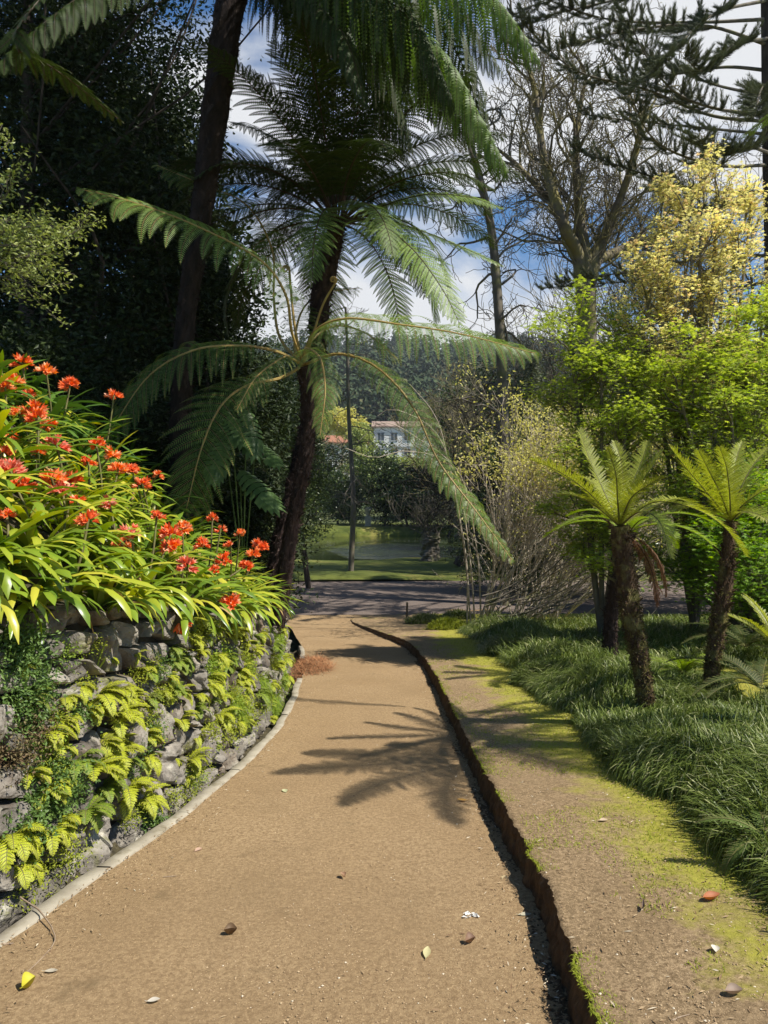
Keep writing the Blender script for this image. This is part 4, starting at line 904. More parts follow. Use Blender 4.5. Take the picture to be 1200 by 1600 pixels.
def palmate(mb, c, r, flat=0.6):
    n = len(c); nn_ = nrm(rdir(n) * (1 - flat) + np.array([0, 0, 1.0]) * flat); d = nrm(np.cross(nn_, rdir(n))); s = np.cross(nn_, d)
    rs = rng.uniform(0.7, 1.25, n) * r; V = []
    for a, l in ((0, 1.0), (0.75, 0.85), (-0.75, 0.85), (1.6, 0.55), (-1.6, 0.55)):
        dd = d * math.cos(a) + s * math.sin(a); ss = -d * math.sin(a) + s * math.cos(a); L_ = (rs * l)[:, None]
        V.append(np.stack([c, c + dd * L_ * 0.45 + ss * L_ * 0.16, c + dd * L_ - nn_ * L_ * 0.15, c + dd * L_ * 0.45 - ss * L_ * 0.16], 1))
    # the five lobes of a leaf share its base vertex so that it reads as one leaf
    V = np.stack(V, 1)                                   # n,5,4,3
    base = V[:, 0, 0]; rest = V[:, :, 1:]                # n,5,3,3
    verts = np.concatenate([base[:, None], rest.reshape(n, 15, 3)], 1)
    i_ = np.arange(n)[:, None, None] * 16; k_ = np.arange(5)[None, :, None] * 3
    q = np.concatenate([i_ + 0 * k_, i_ + 1 + k_, i_ + 2 + k_, i_ + 3 + k_], 2).reshape(-1, 4)
    mb.add(verts, q)

def broadleaf(name, label, cat, base, h, crown, nl, leaf, lw, lm, bark, seed, r0=0.15, group=None, trunk=True, lean=(0, 0), tt=None, flat=0.4, limb=0.32):
    """crown: list of (centre, radii) lobes"""
    base = np.array(base, float); o = thing(name, label, cat, base, group)
    if trunk:
        mb = MB(); cs = [np.array(c) for c, r in crown]; top = np.mean(cs, 0) if tt is None else np.array(tt, float)
        tr = spline([base, base * 0.6 + top * 0.4 + [lean[0], lean[1], 0], top], 14); tubes(mb, tr, np.linspace(r0, r0 * 0.4, 14) * (1 + 0.12 * rng.normal(size=14)), 10)
        for c, r in crown:
            for kk in range(4):
                k = R.randint(5, 12); e = np.array(c) + rng.normal(size=3) * np.array(r) * 0.6
                pm = (tr[k] + e) / 2 + rng.normal(size=3) * 0.15 * np.linalg.norm(r) ; tubes(mb, spline([tr[k], pm, e], 9), np.linspace(r0 * limb, r0 * 0.06, 9), 5)
        mb.build('trunk', bark, o, smooth=True)
    mb = MB(); tot = sum(np.prod(r) ** (2 / 3) for _, r in crown)
    for c, r in crown:
        n = int(nl * np.prod(r) ** (2 / 3) / tot); r = np.array(r)
        nt = max(8, n // 45); d = rdir(nt); rad = rng.random(nt)[:, None] ** 0.38
        cc = np.array(c) + d * rad * r * (1 + 0.25 * rng.normal(size=(nt, 1)) * 0.6)
        pts = cloud(cc, n, np.mean(r) * np.array([0.13, 0.13, 0.075]) + 0.03)
        leaves_at(mb, pts, leaf, lw, flat)
    mb.build('crown', lm, o)
    return o

# dark evergreen wood on the left
dark = [
    (-9.5, 12.0, [((-8.5, 12, 4.5), (2.3, 1.6, 2.2)), ((-7.5, 12.5, 7.6), (2.6, 1.6, 2.0)), ((-8.8, 12, 10.2), (2.2, 1.6, 1.6))], 30000, 'dense dark evergreen tree at the far left edge above the flowers'),
    (-5.2, 11.5, [((-5.0, 11.5, 3.6), (1.8, 1.3, 1.8)), ((-4.7, 11.8, 6.2), (1.9, 1.4, 1.7)), ((-5.4, 11.5, 8.6), (2.0, 1.4, 1.6))], 36000, 'dark glossy evergreen tree left of the leaning fern trunk, leaves to the top edge'),
    (-3.2, 13.0, [((-3.2, 13, 2.6), (1.3, 1.2, 1.6)), ((-3.5, 13, 5.0), (1.25, 1.2, 1.5)), ((-4.2, 13.2, 7.6), (1.1, 1.1, 1.4))], 30000, 'dark evergreen tree directly behind the leaning tree fern trunk'),
    (-7.2, 15.0, [((-7.0, 15, 5.2), (3.0, 1.6, 3.2)), ((-6.2, 15, 10.6), (2.8, 1.6, 2.0)), ((-10.5, 15, 8), (3, 1.5, 3.5))], 34000, 'big dark evergreen crown deep in the wood, sky showing through its top'),
    (-2.6, 15.5, [((-2.75, 15.5, 0.6), (1.1, 1.2, 1.6)), ((-3.4, 15.5, 3.2), (1.2, 1.2, 1.6))], 14000, 'dark broadleaf shrub behind the foot of the leaning tree fern'),
]
dark += [(-8.5, 19.0, [((-8.5, 19, 5.0), (4.2, 1.5, 4.0)), ((-7.0, 19, 10.5), (3.0, 1.5, 2.6))], 15000, 'dark evergreen tree closing the gaps at the back of the wood'),
         (-5.0, 18.0, [((-4.6, 18, 3.2), (2.2, 1.4, 3.0)), ((-5.2, 18, 7.6), (1.7, 1.4, 2.2))], 13000, 'dark evergreen tree far behind the leaning tall trunk')]
for i, (x, y, cr, nl, lab) in enumerate(dark):
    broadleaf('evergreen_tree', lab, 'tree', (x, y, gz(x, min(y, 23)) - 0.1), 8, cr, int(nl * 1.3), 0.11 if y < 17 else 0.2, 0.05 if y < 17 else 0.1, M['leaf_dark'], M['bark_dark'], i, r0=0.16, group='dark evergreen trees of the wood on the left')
# low dark understorey behind the clivias
for i, (x, y, z, r, lab) in enumerate([(-4.6, 8.3, 2.6, (1.2, .6, .9), 'shaded dark shrub behind the topmost orange flowers'), (-2.9, 9.2, 1.9, (.9, .6, .9), 'shaded dark shrub behind the hanging fern fronds'), (-2.2, 10.6, 1.2, (.6, .5, .9), 'shaded dark shrub between the two leaning fern trunks')]):
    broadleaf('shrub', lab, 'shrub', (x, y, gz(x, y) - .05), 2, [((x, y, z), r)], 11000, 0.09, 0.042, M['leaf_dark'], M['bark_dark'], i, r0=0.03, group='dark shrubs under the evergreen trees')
# high canopy above the wood (dapples the fern crowns)
broadleaf('evergreen_tree', 'tall evergreen with slim pale-patched trunk near the left edge, its crown closing over the top', 'tree', (-5.55, 11.0, 1.8), 12,
          [((-4.5, 9.0, 11.6), (2.6, 2.2, 1.3)), ((-0.6, 9.3, 11.8), (2.2, 2.2, 1.2)), ((-2.6, 12.2, 13.2), (2.6, 1.6, 1.2)), ((1.6, 10.2, 12.2), (1.6, 1.8, 1.0))], 26000, 0.16, 0.075, M['leaf_canopy'], M['bark_dark'], 5, r0=0.14, tt=(-5.5, 11, 11.5), limb=0.16)
# bright small-leaved spray at the left edge
b = np.array([-4.6, 6.6, gz(-4.6, 6.6)]); o = thing('small_leaved_shrub', 'sunlit small-leaved shrub with thin twigs reaching in from the left edge', 'shrub', b)
mb = MB(); ml = MB(); T_ = []
for i, (px_, py_) in enumerate([(60, 290), (90, 350), (120, 345), (100, 420), (60, 470), (110, 500), (30, 330), (70, 540), (20, 440), (120, 460), (40, 250), (20, 520)]):
    e = P(px_, py_, 6.0 + 0.08 * i); s0 = b + np.array([0.2, 0, 0.9 + 0.12 * i])
    out, tips = skeleton(s0, nrm(e - s0), np.linalg.norm(e - s0) * 0.8, 0.012, 2, (9, 5), ang=(15, 45), lr=(0.22, 0.4), wob=0.09, up=0.02, seed=70 + i)
    wood(mb, out, minr=0.0022); T_ += [a for a, _, _ in tips] + [c for _, _, c in tips]
tubes(mb, spline([b, b + [0.1, 0, 1], b + [0.2, 0, 2.4]], 8), np.linspace(0.05, 0.02, 8), 7)
mb.build('stems', M['bark_grey'], o)
pts = cloud(T_, 4600, 0.035); leaves_at(ml, pts, 0.046, 0.022, 0.4); ml.build('leaves', M['leaf_bright'], o)

# split-leaf philodendron behind the wall end
b = P(380, 800, 8.8); b[2] = gz(b[0], b[1]); o = thing('philodendron', 'dark philodendron with large split leaves beside the leaning fern trunk', 'plant', b)
def splitleaf(mb, c, d, nn_, L_, Wd_):
    d = nrm(np.array(d, float)); s = nrm(np.cross(d, nn_)); nn_ = np.cross(s, d); k = 9
    for sg in (-1, 1):
        for i in range(k):
            u = (i + 0.5) / k; w = Wd_ * math.sin(math.pi * (0.12 + 0.85 * u)) ** 0.7; a0 = c + d * L_ * (i / k) * 0.95; a1 = c + d * L_ * ((i + 0.95) / k) * 0.95
            e = a1 + s * sg * w + d * L_ * (0.12 if u > .5 else 0.02) - nn_ * w * 0.35; e0 = a0 + s * sg * w * 0.92 + d * L_ * 0.06 - nn_ * w * 0.33
            m1 = (a1 + e) / 2 + nn_ * w * 0.12; m0 = (a0 + e0) / 2 + nn_ * w * 0.12
            mb.add(np.array([a0, a1, m1, m0, e, e0]), [[0, 1, 2, 3], [3, 2, 4, 5]])
for (x0, y0, x1, y1, w) in ((375, 735, 440, 800, 0.16), (385, 640, 400, 720, 0.16), (350, 690, 330, 760, 0.15), (400, 690, 440, 730, 0.12), (360, 650, 380, 700, .14)):
    a = P(x0, y0, 8.4); e = P(x1, y1, 8.1); mb = MB(); L_ = np.linalg.norm(e - a); splitleaf(mb, a, e - a, np.array([0.3, -0.7, 0.5]), L_, w)
    tubes(mb, spline([b, (b + a) / 2 + [0, 0, 0.1], a], 8), np.full(8, 0.008), 5, m=0); mb.build('leaf', M['big_leaf'], o)

# yellow and green maples
def maple(label, base, stems, nleaf, lr_, lm, seed, up=0.10, twig=0.12, flat=0.65, bark='bark_grey', r0=0.05, nch=(7, 5, 4)):
    base = np.array(base, float); o = thing('maple_tree', label, 'maple tree', base, 'young maples on the right')
    mb = MB(); T_ = []
    for i, e in enumerate(stems):
        e = np.array(e, float); mid = base * 0.55 + e * 0.45; mid[2] = base[2] + (e[2] - base[2]) * 0.4
        tr = spline([base, mid, e], 12); tubes(mb, tr, np.linspace(r0, r0 * 0.35, 12), 8)
        for k in range(3, 12):
            for q in range(2):
                az = R.uniform(0, TAU); d = nrm(np.array([math.cos(az), math.sin(az), R.uniform(0.3, 1.0)])); ln = (0.25 + 0.75 * (1 - abs(k - 7) / 7)) * R.uniform(0.7, 1.1) * 1.0
                out, tips = skeleton(tr[k], d, ln, r0 * 0.3, 2, nch[1:], ang=(20, 50), lr=(0.35, 0.6), wob=0.12, up=up * 0.5, seed=seed * 100 + i * 40 + k * 3 + q)
                wood(mb, out, minr=0.003); T_ += [a for a, _, _ in tips] + [c for _, _, c in tips]
    mb.build('branches', M[bark], o)
    T_ = np.array(T_); mb = MB(); palmate(mb, cloud(T_, nleaf, [twig, twig, twig * 0.45]), lr_, flat); mb.build('foliage', lm, o)
    return o
def G(x, Y_): return gz((x - 600) / 1110 * Y_, Y_)
X_ = lambda x, Y_: (x - 600) / 1110 * Y_
maple('upright maple with pale yellow spring leaves rising above the green ones', (X_(1085, 11.25), 11.25, G(1085, 11.25)),
      [P(1040, 400, 11.16), P(1095, 330, 11.25), P(1150, 370, 11.34), P(1070, 430, 10.80), P(1130, 440, 11.52), P(1080, 350, 10.98), P(1175, 320, 11.61), P(1030, 350, 11.34), P(1120, 300, 11.43), P(1010, 460, 10.89)], 27000, 0.052, M['maple_yellow'], 1, twig=0.075, up=0.25)
maple('light green maple directly below the yellow crown at the right edge', (X_(1170, 10.8), 10.8, G(1170, 10.8)),
      [P(1100, 560, 10.5), P(1165, 520, 10.8), P(1215, 560, 10.6), P(1060, 610, 10.2), P(1140, 620, 10.0), P(1190, 500, 11.4)], 22000, 0.06, M['maple_green'], 2)
maple('light green maple with thin dark stems to the left of the yellow crown', (X_(940, 11.04), 11.04, G(940, 11.04)),
      [P(890, 510, 11.04), P(940, 560, 10.76), P(985, 600, 10.58), P(905, 600, 11.22), P(1000, 530, 11.41)], 21000, 0.058, M['maple_green'], 3)
maple('deeper green low maple filling the right edge behind the fern trunk', (X_(1190, 10.0), 10.0, G(1190, 10.0)),
      [P(1150, 860, 9.6), P(1200, 800, 9.8), P(1180, 900, 9.4), P(1090, 760, 10.4), P(1060, 900, 11.0)], 15000, 0.058, M['maple_low'], 4, up=0.0, nch=(6, 4, 3))

# bare multi-stemmed shrub with sparse yellow leaves
b = P(745, 975, 16.2); b[2] = gz(b[0], b[1]); o = thing('bare_shrub', 'bare shrub of many pale arching stems dotted with small yellow leaves', 'shrub', b)
mb = MB(); T_ = []
for i in range(60):
    u = i / 60; a = R.uniform(-0.25, 1.0); sx = b[0] + R.random() ** 1.2 * 1.9; s0 = np.array([sx, b[1] + R.uniform(-.5, .6), b[2] - 0.05])
    e = math.radians(R.uniform(40, 84)); az = R.uniform(-1.0, 1.0) if R.random() < 0.86 else R.uniform(1.2, 3.0)
    d = np.array([math.cos(e) * math.cos(az), math.cos(e) * math.sin(az), math.sin(e)])
    out, tips = skeleton(s0, d, R.uniform(2.4, 4.4), R.uniform(0.014, 0.027), 3, (7, 4, 3), ang=(12, 42), lr=(0.3, 0.55), wob=0.085, up=0.0, seed=300 + i)
    wood(mb, out, minr=0.0045); T_ += [a for a, _, _ in tips if a[2] > 0.6 or R.random() < 0.5]
for ct in ([(752, 975, 16.2), (745, 860, 16.2), (715, 735, 16.2), (640, 705, 15.8), (585, 715, 15.6), (540, 700, 15.3)], [(742, 978, 16.2), (735, 880, 16.2), (712, 740, 16.2), (660, 690, 16.2), (600, 660, 16.2), (560, 690, 16.2)],
           [(730, 978, 16.2), (728, 870, 16.2), (700, 720, 16.2), (680, 650, 16.2), (640, 600, 16.2)], [(736, 978, 16.2), (724, 850, 16.2), (690, 690, 16.2), (620, 640, 16.2), (590, 650, 16.2)]):
    tubes(mb, spline(pxs(ct), 24), np.linspace(0.022, 0.007, 24), 6)
mb.build('stems', M['stem_pale'], o, smooth=True)
T_ = np.array(T_); ml = MB(); T2 = T_[(T_[:, 2] > 1.8)]
leaves_at(ml, cloud(T2 if len(T2) > 20 else T_, 9000, 0.14), 0.08, 0.042, 0.2, hang=0.5); leaves_at(ml, cloud(T_, 2600, 0.05), 0.07, 0.035, 0.2, hang=0.7); ml.build('leaves', M['hazel_leaf'], o)
# fallen mossy branches behind
b = P(905, 930, 14); b[2] = gz(b[0], b[1]); o = thing('fallen_branches', 'tangle of grey bare branches lying behind the short tree ferns', 'branches', b); mb = MB()
for i in range(14):
    s0 = P(R.uniform(740, 860), R.uniform(930, 965), 14.3); d = np.array([1.0, R.uniform(-.2, .2), R.uniform(0.02, .32)])
    out, tips = skeleton(s0, d, R.uniform(1.8, 3.2), R.uniform(0.010, 0.022), 2, (6, 4), ang=(20, 60), lr=(0.3, 0.6), wob=0.07, seed=500 + i); wood(mb, out, minr=0.005)
mb.build('branches', M['bark_grey'], o, smooth=True)

# bare deciduous trees
def bare(label, base, d, ln, r, lv, nch, seed, bark, ang=(20, 55), up=0.08, wob=0.16, minr=0.008, lr=(0.5, 0.8), extra=None, seg=8, t0=0.25):
    o = thing('bare_tree', label, 'tree', base, 'leafless trees'); mb = MB()
    out, tips = skeleton(base, d, ln, r, lv, nch, ang=ang, lr=lr, wob=wob, up=up, seed=seed, seg=seg, t0=t0); wood(mb, out, minr=minr)
    if extra: extra(mb)
    mb.build('branches', M[bark], o, smooth=True); return o
def big_limbs(mb):
    for i, ct in enumerate(([(918, 560, 28), (915, 440, 28), (900, 400, 28), (870, 330, 28), (810, 260, 28), (780, 235, 28)], [(918, 560, 28), (918, 430, 28), (905, 330, 28), (900, 220, 28), (915, 120, 28)],
                            [(918, 560, 28), (922, 430, 28), (950, 360, 28), (990, 250, 27), (1010, 160, 27)], [(918, 560, 28), (925, 425, 28), (960, 395, 29), (1040, 360, 30), (1090, 300, 30)],
                            [(918, 560, 28), (905, 410, 28), (880, 350, 27), (850, 250, 27), (835, 140, 27), (810, 60, 27)])):
        c = spline(pxs(ct), 30); tubes(mb, c, np.linspace(0.34, 0.06, 30), 9)
        for k in range(9, 30, 1):
            for q in range(1):
                dd = nrm(nrm(c[k] - c[k - 1]) + rdir(1)[0] * 0.9 + [0, 0, 0.15])
                out, _ = skeleton(c[k], dd, R.uniform(1.6, 3.4), 0.055, 3, (5, 4, 4), ang=(25, 60), lr=(0.45, 0.7), wob=0.22, up=0.05, seed=700 + i * 77 + k * 2 + q, seg=7); wood(mb, out, minr=0.0105)
bt = P(918, 850, 28); bt[2] = -1.9
bare('large bare mossy-branched tree spreading behind the yellow maple', bt, (0, 0, 1), 7.8, 0.36, 0, (1,), 40, 'bark_moss', wob=0.01, extra=big_limbs)
def slim_ex(mb):
    c = spline(pxs([(790, 880, 22), (785, 600, 22), (778, 470, 22), (768, 360, 22), (750, 280, 22), (735, 220, 22), (728, 120, 22)]), 40); tubes(mb, c, np.linspace(0.21, 0.09, 40), 10)
    for k in range(10, 39):
        dd = nrm(rdir(1)[0] * [1, 1, 0.3] + [0, 0, 0.25]); out, _ = skeleton(c[k], dd, R.uniform(0.9, 2.2), 0.045, 2, (4, 4), ang=(25, 60), wob=0.28, up=0.0, seed=900 + k); wood(mb, out, minr=0.009)
b = P(790, 880, 22); b[2] = -1.9
bare('slender grey trunk with few bare twigs standing against the clouds', b, (0, 0, 1), 0.5, 0.2, 0, (1,), 41, 'bark_grey', wob=0.01, extra=slim_ex)
b = P(845, 800, 32); b[2] = -1.9
bare('fine-twigged bare tree low behind the pale green maple', b, (-0.1, 0, 1), 6.5, 0.22, 4, (8, 6, 5, 4), 42, 'bark_grey', minr=0.012, ang=(25, 65))
b = P(715, 800, 34); b[2] = -1.9
bare('dark wide-spreading bare tree in front of the hill', b, (0.35, 0, 1), 5.5, 0.25, 4, (7, 6, 5, 4), 43, 'bark_dark', minr=0.012, ang=(35, 75), up=0.02)
b = P(715, 800, 46); b[2] = -1.5
bare('greyish bare tree beyond the pond in front of the white house', b, (0.1, 0, 1), 6.0, 0.2, 4, (8, 6, 5, 4), 44, 'bark_moss', minr=0.013, ang=(30, 70))
b = P(1000, 800, 30); b[2] = -1.5
bare('bare tree half hidden behind the yellow maple', b, (0.05, 0, 1), 9, 0.25, 4, (9, 6, 5, 4), 45, 'bark_moss', minr=0.012, ang=(25, 60))
b = P(1100, 800, 34); b[2] = -1.5
bare('bare tree behind the conifer branches at the right', b, (0.05, 0, 1), 12, 0.28, 4, (10, 6, 5, 4), 46, 'bark_moss', minr=0.013, ang=(25, 60))
b = P(730, 800, 52); b[2] = -1.5
bare('brown bare tree with fine twigs right below the hill crest', b, (0.05, 0, 1), 7.0, 0.2, 4, (9, 6, 5, 4), 48, 'bark_moss', minr=0.014, ang=(25, 60))
b = P(640, 700, 62); b[2] = 0
bare('brownish bare tree left of the white house', P(500, 790, 75), (0, 0, 1), 5.0, 0.2, 4, (9, 6, 5, 4), 47, 'bark_moss', minr=0.02, ang=(25, 60))
# small trunk on the lawn
b = P(548, 897, 30.2); b[2] = float(zp(30)) + 0.02; o = thing('thin_tree', 'single thin straight trunk growing on the lawn before the pond', 'tree', b); mb = MB()
c = spline([b, P(552, 780, 30), P(545, 650, 30), P(543, 560, 30), P(540, 480, 30)], 30); tubes(mb, c, np.linspace(0.13, 0.05, 30), 9)
for k in range(8, 30):
    dd = nrm(rdir(1)[0] * [1, 1, 0.1] + [0, 0, -0.05]); out, _ = skeleton(c[k], dd, R.uniform(0.8, 1.8), 0.025, 2, (4, 3), ang=(20, 50), wob=0.15, seed=1200 + k, up=-0.01); wood(mb, out, minr=0.007)
mb.build('trunk', M['bark_grey'], o, smooth=True)
# pollarded stump by the water
b = P(672, 868, 37.0); b[2] = float(zp(37)) - 0.15; o = thing('pollard_stump', 'short thick pollarded trunk with thin twigs on the pond bank', 'tree stump', b); mb = MB()
trunk_mesh(mb, [b, b + [0, 0, 0.8], b + [0.05, 0, 1.5]], [0.55, 0.42, 0.5], s=4, rough=0.2)
for k in range(5):
    a = k * 1.3; tubes(mb, spline([b + [0.25 * math.cos(a), 0.25 * math.sin(a), 1.3], b + [0.4 * math.cos(a), 0.4 * math.sin(a), 1.7]], 4), np.linspace(0.2, 0.14, 4), 7)
mb.build('trunk', M['bark_grey'], o)
mb = MB()
for k in range(16):
    out, _ = skeleton(b + [R.uniform(-.3, .3), 0, 1.5], (R.uniform(-1, 1), R.uniform(-.6, .6), 0.8), R.uniform(1, 2.2), 0.03, 2, (5, 4), wob=0.14, seed=1300 + k); wood(mb, out, minr=0.009)
mb.build('twigs', M['bark_grey'], o)

# monkey-puzzle relative: conifer on the right edge with sweeping branches
b = P(1215, 800, 19.5); b[2] = gz(min(b[0], 12), 19.5); o = thing('conifer_tree', 'dark conifer at the right edge with long sweeping needle-fringed branches', 'conifer', b)
mb = MB(); tr = spline([b, P(1212, 500, 19.5), P(1204, 200, 19.5), P(1198, -100, 19.5), P(1195, -260, 19.5), (10.5, 19.5, 28.0)], 24); tubes(mb, tr, np.linspace(0.34, 0.05, 24), 12); mb.build('trunk', M['bark_dark'], o)
brs = [([(1200, 178, 15), (1120, 170, 14.2), (1050, 140, 13.6), (1000, 70, 13.2), (975, 0, 13)]), ([(1200, 190, 15), (1110, 180, 14.6), (1010, 140, 14.2), (900, 110, 14), (820, 40, 13.8)]),
       ([(1200, 258, 15), (1120, 258, 14.2), (1030, 225, 13.6), (990, 160, 13.2), (975, 95, 13)]), ([(1200, 300, 15), (1100, 298, 15.6), (1000, 270, 16), (900, 235, 16.4)]),
       ([(1200, 30, 15), (1080, 35, 14.4), (950, 30, 14), (830, -10, 13.7)]), ([(1200, 70, 15), (1100, 40, 14.0), (980, 48, 13.4), (880, 75, 13)]),
       ([(1200, -40, 15), (1090, -30, 14.4), (960, 0, 14), (830, 30, 13.7)]), ([(1200, 110, 15), (1130, 105, 15.6), (1040, 118, 16.4), (930, 130, 17)]),
       ([(1200, 0, 15), (1120, 20, 13.6), (1060, 70, 12.6), (1010, 120, 12)]), ([(1200, 330, 15), (1150, 320, 14), (1080, 330, 13.4), (1040, 300, 13)]),
       ([(1200, 60, 15), (1150, 70, 13.4), (1100, 110, 12.6), (1070, 90, 12)]), ([(1205, 240, 15), (1170, 230, 13.8), (1130, 240, 13), (1090, 215, 12.5)]),
       ([(1205, 400, 15), (1120, 400, 15.8), (1010, 420, 16.4), (880, 440, 17)]), ([(1205, 130, 15), (1190, 140, 13.4), (1180, 180, 12.4)]), ([(1200, -80, 15), (1060, -60, 15.4), (900, -20, 16), (790, 30, 16.2)]),
       ([(1200, 440, 15), (1130, 450, 17), (1000, 440, 18), (850, 450, 19)]), ([(1200, 150, 15), (1110, 130, 16.5), (1020, 90, 17.5), (930, 60, 18)]),
       ([(1200, 210, 15), (1100, 200, 16.8), (1000, 190, 18), (920, 180, 18.6)])]
brs = [pxs([(a, b_, c_ * 1.3) for a, b_, c_ in ct]) for ct in brs]
for k in range(34):
    z_ = 16.6 + k * 0.33; az = k * 2.4 + R.uniform(-.3, .3); s0 = np.array([10.5, 19.5, z_]); ln = 6.5 * (1 - k / 44) * R.uniform(0.8, 1.1)
    brs.append(arch(s0, az, R.uniform(-8, 8), ln, -22, n=6))
for bi, ct in enumerate(brs):
    mb = MB(); c = spline(ct, 26); tubes(mb, c, np.linspace(0.05, 0.012, 26), 6, m=1)
    T = nrm(np.gradient(c, axis=0)); tws = []
    for k in range(8, 26):
        for q in range(3):
            side = nrm(np.cross(T[k], [0, 0, 1.0])) * R.choice((-1, 1)); d = nrm(T[k] * R.uniform(0.3, 0.9) + side * R.uniform(0.4, 1) + np.array([0, 0, R.uniform(-0.1, 0.5)]))
            ln = R.uniform(0.3, 0.7) * (1.15 - 0.4 * k / 26); e = c[k] + d * ln; m_ = c[k] + d * ln * 0.5 - np.array([0, 0, 0.04]); e = e + [0, 0, 0.1 * ln]
            tws.append(spline([c[k], m_, e], 8))
    tws.append(spline([c[-4], c[-2], c[-1]], 8))
    tw = np.array(tws); tubes(mb, tw, np.tile(np.linspace(0.010, 0.005, 8), (len(tw), 1)), 4, m=1)
    n = len(tw) * 170; i_ = rng.integers(0, len(tw), n); u = rng.random(n) * 6.999; j = u.astype(int); f = (u - j)[:, None]
    pos = tw[i_, j] * (1 - f) + tw[i_, j + 1] * f; td = nrm(tw[i_, j + 1] - tw[i_, j]); rad = nrm(np.cross(td, rdir(n)))
    kites(mb, pos, nrm(td * 1.0 + rad * 0.75 + [0, 0, 0.25]), rad, rng.uniform(0.08, 0.16, n), 0.0095, m=0)
    mb.build('branch', [M['needle'], M['bark_grey']], o)

# evergreen sprays at the mid right behind the maples, plus conifer further back
def conifer(label, base, h, r, n, mm, seed, group='conifers in the distance'):
    base = np.array(base, float); o = thing('conifer_tree', label, 'conifer', base, group); mb = MB(); tubes(mb, spline([base, base + [0, 0, h]], 8), np.linspace(0.02 * h, 0.03, 8), 7); mb.build('trunk', M['bark_dark'], o)
    mb = MB(); nb = 90; C_ = []
    for k in range(nb):
        u = (k + R.random()) / nb; a = k * 2.4; ln = r * (1 - u) ** 0.8 * R.uniform(0.7, 1.1)
        for q in range(6): C_.append(base + [math.cos(a) * ln * q / 5, math.sin(a) * ln * q / 5, h * (0.1 + 0.9 * u) + 0.12 * ln * (q / 5) ** 2])
    leaves_at(mb, cloud(C_, n, [r * 0.10, r * 0.10, r * 0.05]), 0.06 * r + 0.05, 0.02 * r + 0.015, 0.3); mb.build('crown', mm, o)
conifer('tall conifer past the right edge whose shade streaks the cross road', (14.5, 20.5, -1.9), 22, 3.4, 9000, M['needle'], 4)
conifer('tall conifer past the right edge whose shade dapples the pond lawn', (17.5, 27.5, -1.9), 24, 3.8, 9000, M['needle'], 5)
conifer('small dark conifer behind the slender trunk', (P(830, 700, 26)[0], 26, -1.9), 8.5, 1.8, 6000, M['needle'], 1)
conifer('dark conifer showing under the large bare tree', (P(990, 700, 24)[0], 24, -1.8), 8.0, 2.2, 9000, M['needle'], 2)
conifer('dark conifer low behind the green maples at the right', (P(1140, 700, 20)[0], 20, -1.6), 7.0, 2.6, 10000, M['needle'], 3)

